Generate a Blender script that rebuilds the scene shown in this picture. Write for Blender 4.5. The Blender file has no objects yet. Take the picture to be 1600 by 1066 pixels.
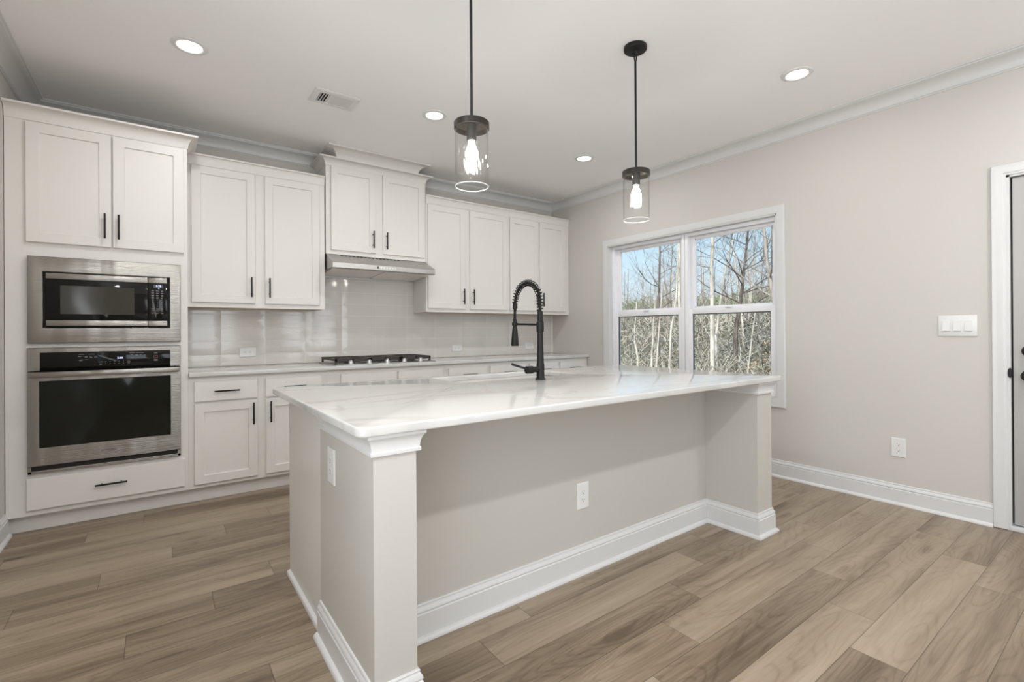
import bpy, bmesh, math, random
from mathutils import Vector, Matrix, noise as mnoise

random.seed(7)
scene = bpy.context.scene
col = scene.collection
R = math.radians
H = 2.796          # ceiling height
XL = -4.757        # left wall
YB = -7.6          # wall behind the viewpoint

# ---------------------------------------------------------------- camera
cam_d = bpy.data.cameras.new('camera')
cam = bpy.data.objects.new('camera', cam_d)
col.objects.link(cam)
cam_d.sensor_width = 36.0
cam_d.lens = 751.46 / 1600 * 36.0
cam_d.shift_y = -15.71 / 1600
cam_d.clip_start = 0.05
cam_d.clip_end = 400
_yaw, _pit, _rol = R(36.2874), R(0.0906), R(-0.3452)
fw = Vector((math.sin(_yaw) * math.cos(_pit), math.cos(_yaw) * math.cos(_pit), math.sin(_pit)))
rt = Vector((math.cos(_yaw), -math.sin(_yaw), 0))
up = rt.cross(fw)
r2 = rt * math.cos(_rol) + up * math.sin(_rol)
u2 = -rt * math.sin(_rol) + up * math.cos(_rol)
m = Matrix((r2, u2, -fw)).transposed().to_4x4()
m.translation = Vector((-4.0296, -4.6193, 1.1844))
cam.matrix_world = m
scene.camera = cam

# ---------------------------------------------------------------- view, world, sun, fill lamps
scene.view_settings.view_transform = 'Standard'
scene.view_settings.look = 'None'
scene.view_settings.gamma = 1.0
scene.view_settings.use_curve_mapping = False
scene.view_settings.exposure = 0.25

world = bpy.data.worlds.new('sky')
scene.world = world
world.use_nodes = True
wn = world.node_tree
wn.nodes.clear()
w_out = wn.nodes.new('ShaderNodeOutputWorld')
w_bg = wn.nodes.new('ShaderNodeBackground')
w_tc = wn.nodes.new('ShaderNodeTexCoord')
w_sep = wn.nodes.new('ShaderNodeSeparateXYZ')
w_rmp = wn.nodes.new('ShaderNodeValToRGB')
w_rmp.color_ramp.elements[0].position = 0.0
w_rmp.color_ramp.elements[0].color = (0.86, 0.95, 1.0, 1)
w_rmp.color_ramp.elements[1].position = 0.55
w_rmp.color_ramp.elements[1].color = (0.30, 0.56, 0.96, 1)
e_ = w_rmp.color_ramp.elements.new(0.16)
e_.color = (0.62, 0.84, 1.0, 1)
wn.links.new(w_tc.outputs['Generated'], w_sep.inputs[0])
wn.links.new(w_sep.outputs['Z'], w_rmp.inputs[0])
wn.links.new(w_rmp.outputs[0], w_bg.inputs['Color'])
w_bg.inputs['Strength'].default_value = 0.9
wn.links.new(w_bg.outputs[0], w_out.inputs[0])

sun_d = bpy.data.lights.new('sun', 'SUN')
sun_d.energy = 6.0
sun_d.angle = R(0.6)
sun_d.color = (1.0, 0.93, 0.82)
sun = bpy.data.objects.new('sun', sun_d)
sun.rotation_euler = Vector((0.80, 0.28, -0.62)).to_track_quat('-Z', 'Y').to_euler()
col.objects.link(sun)


def area(name, loc, direction, sx, sy, power, color, shape='RECTANGLE'):
    d = bpy.data.lights.new(name, 'AREA')
    d.shape = shape
    d.size = sx
    if shape == 'RECTANGLE':
        d.size_y = sy
    d.energy = power
    d.color = color
    o = bpy.data.objects.new(name, d)
    o.location = loc
    o.rotation_euler = Vector(direction).to_track_quat('-Z', 'Y').to_euler()
    col.objects.link(o)
    return o


CAN_POWER = {'front': 6.0, 'right': 2.0, 'middle': 11.0, 'back': 13.5}    # recessed lights by row
BULB = 110.0
CAN_COLOR = (0.965, 0.975, 1.0)
# added fill lamps, tilted up, at the unseen rear and left windows
area('rear_fill', (-3.25, YB + 0.02, 1.45), (0, 1, 0.95), 1.1, 1.9, 23, (0.89, 0.94, 1.0))
area('rear_fill', (-1.15, YB + 0.02, 1.45), (0, 1, 0.95), 1.1, 1.9, 23, (0.89, 0.94, 1.0))
area('left_fill', (XL + 0.02, -4.40, 1.45), (1, 0, 0.5), 1.5, 1.9, 42, (0.89, 0.94, 1.0))


# ================================================================ materials
def new_mat(name):
    mt = bpy.data.materials.new(name)
    mt.use_nodes = True
    nt = mt.node_tree
    b = nt.nodes['Principled BSDF']
    return mt, nt, b


def N(nt, kind, **props):
    n = nt.nodes.new('ShaderNode' + kind)
    for k, v in props.items():
        setattr(n, k, v)
    return n


def math_n(nt, op, a=None, b=None, c=None):
    n = nt.nodes.new('ShaderNodeMath')
    n.operation = op
    for i, v in enumerate((a, b, c)):
        if v is None:
            continue
        if isinstance(v, (int, float)):
            n.inputs[i].default_value = v
        else:
            nt.links.new(v, n.inputs[i])
    return n.outputs[0]


def paint(name, rgb, rough=0.5, bump=0.0, bscale=250.0, var=0.015, spec=0.5, metal=0.0):
    mt, nt, b = new_mat(name)
    tc = N(nt, 'TexCoord')
    no = N(nt, 'TexNoise')
    no.inputs['Scale'].default_value = 3.0
    no.inputs['Detail'].default_value = 3.0
    nt.links.new(tc.outputs['Object'], no.inputs['Vector'])
    mx = N(nt, 'MixRGB')
    mx.inputs[1].default_value = (rgb[0] * (1 - var), rgb[1] * (1 - var), rgb[2] * (1 - var), 1)
    mx.inputs[2].default_value = (min(1, rgb[0] * (1 + var)), min(1, rgb[1] * (1 + var)), min(1, rgb[2] * (1 + var)), 1)
    nt.links.new(no.outputs['Fac'], mx.inputs[0])
    nt.links.new(mx.outputs[0], b.inputs['Base Color'])
    b.inputs['Roughness'].default_value = rough
    b.inputs['Metallic'].default_value = metal
    b.inputs['Specular IOR Level'].default_value = spec
    if bump:
        n2 = N(nt, 'TexNoise')
        n2.inputs['Scale'].default_value = bscale
        n2.inputs['Detail'].default_value = 2.0
        nt.links.new(tc.outputs['Object'], n2.inputs['Vector'])
        bp = N(nt, 'Bump')
        bp.inputs['Strength'].default_value = bump
        bp.inputs['Distance'].default_value = 0.002
        nt.links.new(n2.outputs['Fac'], bp.inputs['Height'])
        nt.links.new(bp.outputs[0], b.inputs['Normal'])
    return mt


def emission(name, rgb, strength):
    mt, nt, b = new_mat(name)
    b.inputs['Base Color'].default_value = (*rgb, 1)
    b.inputs['Emission Color'].default_value = (*rgb, 1)
    b.inputs['Emission Strength'].default_value = strength
    return mt


def steel(name, base=(0.34, 0.320, 0.288), rough=0.23, axis=0, wav=0.5):
    """Brushed stainless steel: fine streaks along one axis and a slow waviness of the sheet."""
    mt, nt, b = new_mat(name)
    tc = N(nt, 'TexCoord')
    mp = N(nt, 'Mapping')
    sc = [260.0, 260.0, 260.0]
    sc[axis] = 3.0
    mp.inputs['Scale'].default_value = sc
    nt.links.new(tc.outputs['Object'], mp.inputs['Vector'])
    no = N(nt, 'TexNoise')
    no.inputs['Scale'].default_value = 1.0
    no.inputs['Detail'].default_value = 3.0
    nt.links.new(mp.outputs[0], no.inputs['Vector'])
    rr = N(nt, 'MapRange')
    rr.inputs['To Min'].default_value = rough - 0.05
    rr.inputs['To Max'].default_value = rough + 0.08
    nt.links.new(no.outputs['Fac'], rr.inputs['Value'])
    nt.links.new(rr.outputs[0], b.inputs['Roughness'])
    w = N(nt, 'TexNoise')
    mw_ = N(nt, 'Mapping')
    mw_.inputs['Scale'].default_value = (7.0, 7.0, 0.9)
    nt.links.new(tc.outputs['Object'], mw_.inputs['Vector'])
    w.inputs['Scale'].default_value = 1.0
    w.inputs['Detail'].default_value = 1.5
    nt.links.new(mw_.outputs[0], w.inputs['Vector'])
    b1 = N(nt, 'Bump')
    b1.inputs['Strength'].default_value = wav
    b1.inputs['Distance'].default_value = 0.03
    nt.links.new(w.outputs['Fac'], b1.inputs['Height'])
    b2 = N(nt, 'Bump')
    b2.inputs['Strength'].default_value = 0.6
    b2.inputs['Distance'].default_value = 0.0025
    nt.links.new(no.outputs['Fac'], b2.inputs['Height'])
    nt.links.new(b1.outputs[0], b2.inputs['Normal'])
    nt.links.new(b2.outputs[0], b.inputs['Normal'])
    b.inputs['Base Color'].default_value = (*base, 1)
    b.inputs['Metallic'].default_value = 1.0
    return mt


def clear_glass(name, tint=(1, 1, 1), rough=0.0, refl=1.0, bump=0.0, rim=0.0):
    """Clear pane: lets light straight through and mirrors more at grazing angles."""
    mt = bpy.data.materials.new(name)
    mt.use_nodes = True
    nt = mt.node_tree
    nt.nodes.clear()
    out = N(nt, 'OutputMaterial')
    tr = N(nt, 'BsdfTransparent')
    tr.inputs[0].default_value = (*tint, 1)
    gl = N(nt, 'BsdfGlossy')
    gl.inputs['Roughness'].default_value = rough
    mx = N(nt, 'MixShader')
    lw = N(nt, 'LayerWeight')
    lw.inputs['Blend'].default_value = 0.5
    f = math_n(nt, 'MULTIPLY_ADD', math_n(nt, 'POWER', lw.outputs['Facing'], 5.0), 0.9 * refl, 0.035 * refl)
    if rim:
        p = math_n(nt, 'POWER', lw.outputs['Facing'], 8.0)
        f = math_n(nt, 'ADD', f, math_n(nt, 'MULTIPLY', p, rim))
    f = math_n(nt, 'MINIMUM', f, 1.0)
    nt.links.new(f, mx.inputs[0])
    nt.links.new(tr.outputs[0], mx.inputs[1])
    nt.links.new(gl.outputs[0], mx.inputs[2])
    if bump:
        tc = N(nt, 'TexCoord')
        mp = N(nt, 'Mapping')
        mp.inputs['Scale'].default_value = (90, 90, 22)
        vo = N(nt, 'TexVoronoi')
        vo.inputs['Scale'].default_value = 1.0
        nt.links.new(tc.outputs['Object'], mp.inputs['Vector'])
        nt.links.new(mp.outputs[0], vo.inputs['Vector'])
        bp = N(nt, 'Bump')
        bp.inputs['Strength'].default_value = bump
        bp.inputs['Distance'].default_value = 0.004
        nt.links.new(vo.outputs['Distance'], bp.inputs['Height'])
        nt.links.new(bp.outputs[0], gl.inputs['Normal'])
    nt.links.new(mx.outputs[0], out.inputs[0])
    return mt


def plank_floor():
    mt, nt, b = new_mat('wood_plank_floor')
    L = nt.links
    tc = N(nt, 'TexCoord')
    sp = N(nt, 'SeparateXYZ')
    L.new(tc.outputs['Object'], sp.inputs[0])
    X, Y = sp.outputs['X'], sp.outputs['Y']
    W, LEN = 0.172, 1.245
    ry = math_n(nt, 'DIVIDE', math_n(nt, 'ADD', Y, 3.225), W)
    row = math_n(nt, 'FLOOR', ry)
    fy = math_n(nt, 'FRACT', ry)
    wr = N(nt, 'TexWhiteNoise', noise_dimensions='1D')
    L.new(row, wr.inputs['W'])
    off = math_n(nt, 'ADD', math_n(nt, 'MULTIPLY_ADD', row, 0.28, 0.66), math_n(nt, 'MULTIPLY', wr.outputs['Value'], 0.05))
    ux = math_n(nt, 'DIVIDE', math_n(nt, 'SUBTRACT', X, off), LEN)
    cl = math_n(nt, 'FLOOR', ux)
    fx = math_n(nt, 'FRACT', ux)
    idv = N(nt, 'CombineXYZ')
    L.new(row, idv.inputs[0])
    L.new(cl, idv.inputs[1])
    wnz = N(nt, 'TexWhiteNoise', noise_dimensions='3D')
    L.new(idv.outputs[0], wnz.inputs['Vector'])
    sc = N(nt, 'SeparateColor')
    L.new(wnz.outputs['Color'], sc.inputs[0])
    r1, r2_, r3 = sc.outputs[0], sc.outputs[1], sc.outputs[2]

    def grain_vec(sx, sy, k):
        v = N(nt, 'CombineXYZ')
        L.new(math_n(nt, 'MULTIPLY_ADD', X, sx, math_n(nt, 'MULTIPLY', r1, 41.0 * k)), v.inputs[0])
        L.new(math_n(nt, 'MULTIPLY_ADD', Y, sy, math_n(nt, 'MULTIPLY', r2_, 23.0 * k)), v.inputs[1])
        L.new(math_n(nt, 'MULTIPLY', r3, 17.0), v.inputs[2])
        return v.outputs[0]

    def nz(vec, detail, rough=0.55, dist=0.0):
        n = N(nt, 'TexNoise')
        n.inputs['Scale'].default_value = 1.0
        n.inputs['Detail'].default_value = detail
        n.inputs['Roughness'].default_value = rough
        n.inputs['Distortion'].default_value = dist
        L.new(vec, n.inputs['Vector'])
        return n.outputs['Fac']

    big = nz(grain_vec(0.7, 6.5, 1.0), 2.5, 0.5, 0.3)           # broad light and dark bands
    ring_src = nz(grain_vec(1.0, 6.5, 2.0), 1.5, 0.4, 0.0)      # contours of this field are the cathedral grain
    fine = nz(grain_vec(4.0, 120.0, 3.0), 5.0, 0.65)
    mid = nz(grain_vec(1.0, 30.0, 4.0), 5.0, 0.62)
    vo = N(nt, 'TexVoronoi')
    vo.inputs['Scale'].default_value = 1.0
    L.new(grain_vec(1.5, 6.0, 5.0), vo.inputs['Vector'])
    knot = N(nt, 'MapRange')
    knot.inputs['From Min'].default_value = 0.04
    knot.inputs['From Max'].default_value = 0.17
    knot.inputs['To Min'].default_value = 1.0
    knot.inputs['To Max'].default_value = 0.0
    L.new(vo.outputs['Distance'], knot.inputs['Value'])
    rings = math_n(nt, 'SINE', math_n(nt, 'MULTIPLY_ADD', ring_src, 110.0, math_n(nt, 'MULTIPLY', math_n(nt, 'MINIMUM', vo.outputs['Distance'], 0.5), 42.0)))
    rings = math_n(nt, 'POWER', math_n(nt, 'MULTIPLY_ADD', rings, 0.5, 0.5), 5.0)
    # tone value 0 (dark) .. 1 (light)
    t = math_n(nt, 'MULTIPLY', big, 1.05)
    t = math_n(nt, 'ADD', t, math_n(nt, 'MULTIPLY', math_n(nt, 'SUBTRACT', r3, 0.5), 0.30))
    t = math_n(nt, 'ADD', t, math_n(nt, 'MULTIPLY', math_n(nt, 'SUBTRACT', mid, 0.5), 0.62))
    t = math_n(nt, 'ADD', t, math_n(nt, 'MULTIPLY', math_n(nt, 'SUBTRACT', fine, 0.5), 0.38))
    t = math_n(nt, 'SUBTRACT', t, math_n(nt, 'MULTIPLY', rings, 0.10))
    t = math_n(nt, 'SUBTRACT', t, math_n(nt, 'MULTIPLY', knot.outputs[0], 0.28))
    cr = N(nt, 'ValToRGB')
    e = cr.color_ramp.elements
    e[0].position = 0.10
    e[0].color = (0.110, 0.077, 0.048, 1)
    e[1].position = 0.95
    e[1].color = (0.41, 0.326, 0.236, 1)
    k = e.new(0.36)
    k.color = (0.215, 0.158, 0.104, 1)
    k = e.new(0.58)
    k.color = (0.31, 0.238, 0.164, 1)
    L.new(t, cr.inputs[0])
    # seams
    sy_ = math_n(nt, 'MINIMUM', fy, math_n(nt, 'SUBTRACT', 1.0, fy))
    sx_ = math_n(nt, 'MINIMUM', fx, math_n(nt, 'SUBTRACT', 1.0, fx))
    dy = math_n(nt, 'MULTIPLY', sy_, W)
    dx = math_n(nt, 'MULTIPLY', sx_, LEN)
    d = math_n(nt, 'MINIMUM', dy, dx)
    sm = N(nt, 'MapRange')
    sm.inputs['From Min'].default_value = 0.0006
    sm.inputs['From Max'].default_value = 0.0020
    L.new(d, sm.inputs['Value'])
    mx = N(nt, 'MixRGB')
    mx.blend_type = 'MULTIPLY'
    mx.inputs[0].default_value = 1.0
    L.new(cr.outputs[0], mx.inputs[1])
    sv = math_n(nt, 'MULTIPLY_ADD', sm.outputs[0], 0.55, 0.45)
    cc = N(nt, 'CombineXYZ')
    for i in range(3):
        L.new(sv, cc.inputs[i])
    L.new(cc.outputs[0], mx.inputs[2])
    L.new(mx.outputs[0], b.inputs['Base Color'])
    rg = N(nt, 'MapRange')
    rg.inputs['To Min'].default_value = 0.30
    rg.inputs['To Max'].default_value = 0.46
    L.new(mid, rg.inputs['Value'])
    L.new(rg.outputs[0], b.inputs['Roughness'])
    bp = N(nt, 'Bump')
    bp.inputs['Strength'].default_value = 0.25
    bp.inputs['Distance'].default_value = 0.002
    hh = math_n(nt, 'ADD', sm.outputs[0], math_n(nt, 'MULTIPLY', fine, 0.3))
    L.new(hh, bp.inputs['Height'])
    L.new(bp.outputs[0], b.inputs['Normal'])
    return mt


def quartz():
    mt, nt, b = new_mat('white_veined_quartz')
    L = nt.links
    tc = N(nt, 'TexCoord')

    def vein(scale, off, rot, width, k, dist=1.2):
        mp = N(nt, 'Mapping')
        mp.inputs['Location'].default_value = off
        mp.inputs['Rotation'].default_value = (0, 0, rot)
        mp.inputs['Scale'].default_value = scale
        L.new(tc.outputs['Object'], mp.inputs['Vector'])
        n = N(nt, 'TexNoise')
        n.inputs['Scale'].default_value = 1.0
        n.inputs['Detail'].default_value = 3.5
        n.inputs['Roughness'].default_value = 0.45
        n.inputs['Distortion'].default_value = dist
        L.new(mp.outputs[0], n.inputs['Vector'])
        a = math_n(nt, 'ABSOLUTE', math_n(nt, 'SUBTRACT', n.outputs['Fac'], 0.5))
        r = N(nt, 'MapRange')
        r.interpolation_type = 'SMOOTHSTEP'
        r.inputs['From Min'].default_value = 0.0
        r.inputs['From Max'].default_value = width
        r.inputs['To Min'].default_value = k
        r.inputs['To Max'].default_value = 0.0
        L.new(a, r.inputs['Value'])
        return r.outputs[0]
    v = math_n(nt, 'MAXIMUM', vein((0.55, 1.5, 1.0), (3.1, 1.7, 0.4), 0.5, 0.018, 0.85, 0.6),
               vein((0.9, 2.2, 1.0), (7.3, 4.2, 1.1), 0.35, 0.008, 0.65, 0.8))
    n2 = N(nt, 'TexNoise')
    n2.inputs['Scale'].default_value = 1.4
    L.new(tc.outputs['Object'], n2.inputs['Vector'])
    v = math_n(nt, 'MULTIPLY', v, math_n(nt, 'MULTIPLY_ADD', n2.outputs['Fac'], 1.6, -0.2))
    cr = N(nt, 'MixRGB')
    cr.inputs[1].default_value = (0.62, 0.607, 0.58, 1)
    cr.inputs[2].default_value = (0.50, 0.475, 0.44, 1)
    L.new(v, cr.inputs[0])
    L.new(cr.outputs[0], b.inputs['Base Color'])
    b.inputs['Roughness'].default_value = 0.12
    b.inputs['Specular IOR Level'].default_value = 0.55
    return mt


def bark(name, c1, c2, scale=6.0):
    mt, nt, b = new_mat(name)
    tc = N(nt, 'TexCoord')
    mp = N(nt, 'Mapping')
    mp.inputs['Scale'].default_value = (scale * 2, scale * 2, scale * 0.5)
    nt.links.new(tc.outputs['Object'], mp.inputs['Vector'])
    n = N(nt, 'TexNoise')
    n.inputs['Scale'].default_value = 1.0
    n.inputs['Detail'].default_value = 5.0
    nt.links.new(mp.outputs[0], n.inputs['Vector'])
    cr = N(nt, 'ValToRGB')
    cr.color_ramp.elements[0].position = 0.35
    cr.color_ramp.elements[1].position = 0.65
    cr.color_ramp.elements[0].color = (*c1, 1)
    cr.color_ramp.elements[1].color = (*c2, 1)
    nt.links.new(n.outputs['Fac'], cr.inputs[0])
    nt.links.new(cr.outputs[0], b.inputs['Base Color'])
    b.inputs['Roughness'].default_value = 0.9
    return mt


M = {}
M['wall'] = paint('greige_wall_paint', (0.59, 0.560, 0.518), 0.6, 0.05)
M['ceiling'] = paint('ceiling_paint', (0.93, 0.915, 0.90), 0.8, 0.06)
M['trim'] = paint('white_trim_paint', (0.67, 0.662, 0.647), 0.35)
M['cabinet'] = paint('white_cabinet_paint', (0.745, 0.715, 0.67), 0.38, 0.02, 120)
M['island_wall'] = paint('island_wall_paint', (0.54, 0.512, 0.465), 0.55, 0.04)
M['black'] = paint('matte_black_metal', (0.010, 0.0095, 0.009), 0.42, spec=0.28)
M['bronze'] = paint('dark_bronze_metal', (0.022, 0.018, 0.014), 0.45, metal=0.2, spec=0.3)
M['steel'] = steel('brushed_steel')
M['steel_hood'] = steel('brushed_steel_hood', (0.50, 0.49, 0.47), 0.28, 0, 0.2)
M['steel_sink'] = steel('brushed_steel_sink', (0.62, 0.61, 0.60), 0.3, 0, 0.05)
M['filter'] = paint('hood_filter_metal', (0.86, 0.82, 0.78), 0.4, 0.05, 600, metal=0.2)
M['gloss_black'] = paint('black_appliance_glass', (0.006, 0.006, 0.005), 0.06, spec=0.25)
M['oven_glass'] = paint('dark_oven_glass', (0.010, 0.011, 0.007), 0.05, spec=0.22)
M['mw_glass'] = paint('smoked_microwave_window', (0.050, 0.046, 0.037), 0.08, spec=0.35)
M['dark_gap'] = paint('dark_recess', (0.010, 0.009, 0.008), 0.7)
M['display'] = emission('clock_display', (0.55, 0.62, 1.0), 1.6)
M['display_back'] = paint('display_backing', (0.06, 0.06, 0.07), 0.3)
M['print'] = paint('panel_print', (0.20, 0.19, 0.17), 0.5)
M['print_red'] = paint('panel_print_red', (0.30, 0.09, 0.07), 0.5)
M['logo'] = paint('etched_mark', (0.035, 0.032, 0.028), 0.5)
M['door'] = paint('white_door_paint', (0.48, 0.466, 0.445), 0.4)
M['white_plastic'] = paint('white_plastic', (0.74, 0.73, 0.71), 0.3)
M['slot'] = paint('socket_slot', (0.05, 0.045, 0.04), 0.6)
M['plywood'] = paint('unpainted_wood_underside', (0.55, 0.40, 0.24), 0.6, var=0.12)
M['tile'] = paint('glazed_greige_tile', (0.63, 0.595, 0.55), 0.09, var=0.02, spec=0.5)
M['grout'] = paint('light_grout', (0.74, 0.71, 0.67), 0.8)
M['iron'] = paint('cast_iron', (0.035, 0.027, 0.022), 0.45, 0.2, 300)
M['knob'] = paint('satin_knob_metal', (0.72, 0.71, 0.70), 0.3, metal=0.7)
M['lens'] = emission('lamp_lens', (1.0, 0.97, 0.92), 6.0)
M['bulb'] = emission('glowing_bulb', (1.0, 0.95, 0.86), BULB)
M['socket'] = paint('lamp_socket_white', (0.75, 0.73, 0.70), 0.4)
M['vinyl'] = paint('white_window_vinyl', (0.88, 0.87, 0.88), 0.35)
M['gasket'] = paint('dark_gasket', (0.06, 0.065, 0.075), 0.6)
M['pane'] = clear_glass('window_glass', (0.97, 0.985, 0.99), 0.0, 0.9)
M['shade'] = clear_glass('seeded_glass', (0.985, 0.985, 0.98), 0.03, 0.8, 0.35, 0.9)
M['shade_edge'] = paint('ground_glass_rim', (0.90, 0.90, 0.89), 0.15)
M['floor'] = plank_floor()
M['quartz'] = quartz()
M['bark_white'] = bark('pale_bark', (0.34, 0.31, 0.27), (0.62, 0.585, 0.52), 5)
M['bark_dark'] = bark('dark_bark', (0.055, 0.045, 0.038), (0.17, 0.14, 0.12), 6)
M['bark_grey'] = bark('grey_bark', (0.17, 0.145, 0.125), (0.36, 0.32, 0.28), 6)
M['twig'] = bark('brush_twigs', (0.36, 0.34, 0.28), (0.70, 0.68, 0.58), 0.8)
M['twig_dark'] = bark('dark_brush', (0.05, 0.045, 0.03), (0.20, 0.17, 0.11), 0.8)
M['leaf_green'] = bark('evergreen_leaves', (0.06, 0.11, 0.035), (0.20, 0.26, 0.09), 1.5)
M['leaf_tan'] = bark('dry_leaves', (0.26, 0.16, 0.07), (0.48, 0.33, 0.17), 2.0)
M['ground'] = bark('leaf_litter', (0.07, 0.065, 0.045), (0.22, 0.20, 0.15), 2.0)


# ================================================================ mesh helpers
class MB:
    """Collects boxes, tubes, lathes and sweeps; build() links them as one mesh object."""

    def __init__(self):
        self.v, self.f = [], []

    def add(self, verts, faces):
        o = len(self.v)
        self.v += [tuple(p) for p in verts]
        self.f += [tuple(i + o for i in fc) for fc in faces]
        return self

    def box(self, x0, x1, y0, y1, z0, z1, bev=0.0, seg=2):
        x0, x1 = min(x0, x1), max(x0, x1)
        y0, y1 = min(y0, y1), max(y0, y1)
        z0, z1 = min(z0, z1), max(z0, z1)
        bm = bmesh.new()
        bmesh.ops.create_cube(bm, size=1.0)
        for v in bm.verts:
            v.co = ((x0 + x1) / 2 + v.co.x * (x1 - x0), (y0 + y1) / 2 + v.co.y * (y1 - y0), (z0 + z1) / 2 + v.co.z * (z1 - z0))
        if bev:
            bmesh.ops.bevel(bm, geom=bm.edges[:], offset=bev, segments=seg, affect='EDGES', profile=0.5)
        bm.verts.index_update()
        self.add([v.co[:] for v in bm.verts], [[v.index for v in f.verts] for f in bm.faces])
        bm.free()
        return self

    def prism(self, poly, h0, h1, mp):
        """poly: 2-D outline, extruded from h0 to h1; mp(a, b, h) -> xyz."""
        n = len(poly)
        vs = [mp(a, b, h0) for a, b in poly] + [mp(a, b, h1) for a, b in poly]
        fs = [tuple(range(n))[::-1], tuple(range(n, 2 * n))]
        fs += [(i, (i + 1) % n, n + (i + 1) % n, n + i) for i in range(n)]
        return self.add(vs, fs)

    def sweep(self, path, prof, mp=None, closed=False):
        """Sweep a profile [(offset to the left, height)] along a 2-D path with mitred corners."""
        mp = mp or (lambda a, b, h: (a, b, h))
        P = [Vector((*p, 0)) for p in path]
        n = len(P)
        k = len(prof)
        vs = []
        for i in range(n):
            if closed or 0 < i < n - 1:
                d1 = (P[i] - P[i - 1]).normalized()
                d2 = (P[(i + 1) % n] - P[i]).normalized()
                n1 = Vector((-d1.y, d1.x, 0))
                n2 = Vector((-d2.y, d2.x, 0))
                mi = (n1 + n2) / (1 + n1.dot(n2))
            elif i == 0:
                d = (P[1] - P[0]).normalized()
                mi = Vector((-d.y, d.x, 0))
            else:
                d = (P[-1] - P[-2]).normalized()
                mi = Vector((-d.y, d.x, 0))
            for o, h in prof:
                q = P[i] + mi * o
                vs.append(mp(q.x, q.y, h))
        fs = []
        for i in range(n if closed else n - 1):
            j = (i + 1) % n
            for a in range(k):
                b = (a + 1) % k
                fs.append((i * k + a, j * k + a, j * k + b, i * k + b))
        if not closed:
            fs += [tuple(range(k))[::-1], tuple((n - 1) * k + a for a in range(k))]
        return self.add(vs, fs)

    def tube(self, pts, rads, sides=12, cap=True, ref=None):
        P = [Vector(p) for p in pts]
        if isinstance(rads, (int, float)):
            rads = [rads] * len(P)
        n = len(P)
        vs, fs = [], []
        t0 = (P[1] - P[0]).normalized()
        nrm = Vector(ref) if ref else (Vector((0, 0, 1)).cross(t0) if abs(t0.z) < 0.95 else Vector((1, 0, 0)))
        nrm = (nrm - t0 * nrm.dot(t0)).normalized()
        for i in range(n):
            if i == 0:
                t = t0
            elif i == n - 1:
                t = (P[-1] - P[-2]).normalized()
            else:
                t = ((P[i + 1] - P[i]).normalized() + (P[i] - P[i - 1]).normalized()).normalized()
            nrm = (nrm - t * nrm.dot(t))
            nrm = nrm.normalized() if nrm.length > 1e-6 else t.orthogonal().normalized()
            bn = t.cross(nrm)
            for s in range(sides):
                a = 2 * math.pi * s / sides
                vs.append(P[i] + (nrm * math.cos(a) + bn * math.sin(a)) * rads[i])
        for i in range(n - 1):
            for s in range(sides):
                s2 = (s + 1) % sides
                fs.append((i * sides + s, i * sides + s2, (i + 1) * sides + s2, (i + 1) * sides + s))
        if cap:
            fs += [tuple(range(sides))[::-1], tuple((n - 1) * sides + s for s in range(sides))]
        return self.add(vs, fs)

    def lathe(self, c, prof, sides=32, mp=None, closed=False):
        """prof: [(r, h)] spun round the z axis at c; mp remaps a local point."""
        vs, fs = [], []
        n = len(prof)
        for r, h in prof:
            for s in range(sides):
                a = 2 * math.pi * s / sides
                p = (r * math.cos(a), r * math.sin(a), h)
                if mp:
                    p = mp(*p)
                vs.append((c[0] + p[0], c[1] + p[1], c[2] + p[2]))
        for i in range(n if closed else n - 1):
            j = (i + 1) % n
            for s in range(sides):
                s2 = (s + 1) % sides
                fs.append((i * sides + s, i * sides + s2, j * sides + s2, j * sides + s))
        if not closed:
            if prof[0][0] > 1e-5:
                fs.append(tuple(range(sides))[::-1])
            if prof[-1][0] > 1e-5:
                fs.append(tuple((n - 1) * sides + s for s in range(sides)))
        return self.add(vs, fs)

    def mesh(self, name, mat, smooth=35, recalc=True):
        me = bpy.data.meshes.new(name)
        me.from_pydata(self.v, [], self.f)
        if recalc:
            bm = bmesh.new()
            bm.from_mesh(me)
            bmesh.ops.recalc_face_normals(bm, faces=bm.faces[:])
            bm.to_mesh(me)
            bm.free()
        me.materials.append(mat)
        if smooth:
            me.polygons.foreach_set('use_smooth', [True] * len(me.polygons))
            me.set_sharp_from_angle(angle=R(smooth))
        me.update()
        return me

    def build(self, name, mat, parent=None, smooth=35, origin=None, recalc=True):
        o = bpy.data.objects.new(name, self.mesh(name, mat, smooth, recalc))
        col.objects.link(o)
        if parent is not None:
            attach(o, parent)
        return o


def world_loc(o):
    v = Vector((0, 0, 0))
    while o is not None:
        v += o.location
        o = o.parent
    return v


def attach(o, parent):
    """Parent o, keeping it where its world coordinates put it (parents are never rotated)."""
    o.parent = parent
    o.location = o.location - world_loc(parent)


def tag(o, label, cat, group=None, kind=None):
    o['label'] = label
    o['category'] = cat
    if group:
        o['group'] = group
    if kind:
        o['kind'] = kind
    return o


def thing(name, loc, label, cat, group=None, kind=None):
    o = bpy.data.objects.new(name, None)
    o.empty_display_size = 0.05
    o.location = loc
    col.objects.link(o)
    return tag(o, label, cat, group, kind)


def copy_thing(o, parent=None, delta=(0, 0, 0)):
    c = o.copy()
    col.objects.link(c)
    c.parent = parent
    if parent is None:
        c.location = o.location + Vector(delta)
    for ch in list(o.children):
        copy_thing(ch, c)
    return c


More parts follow.
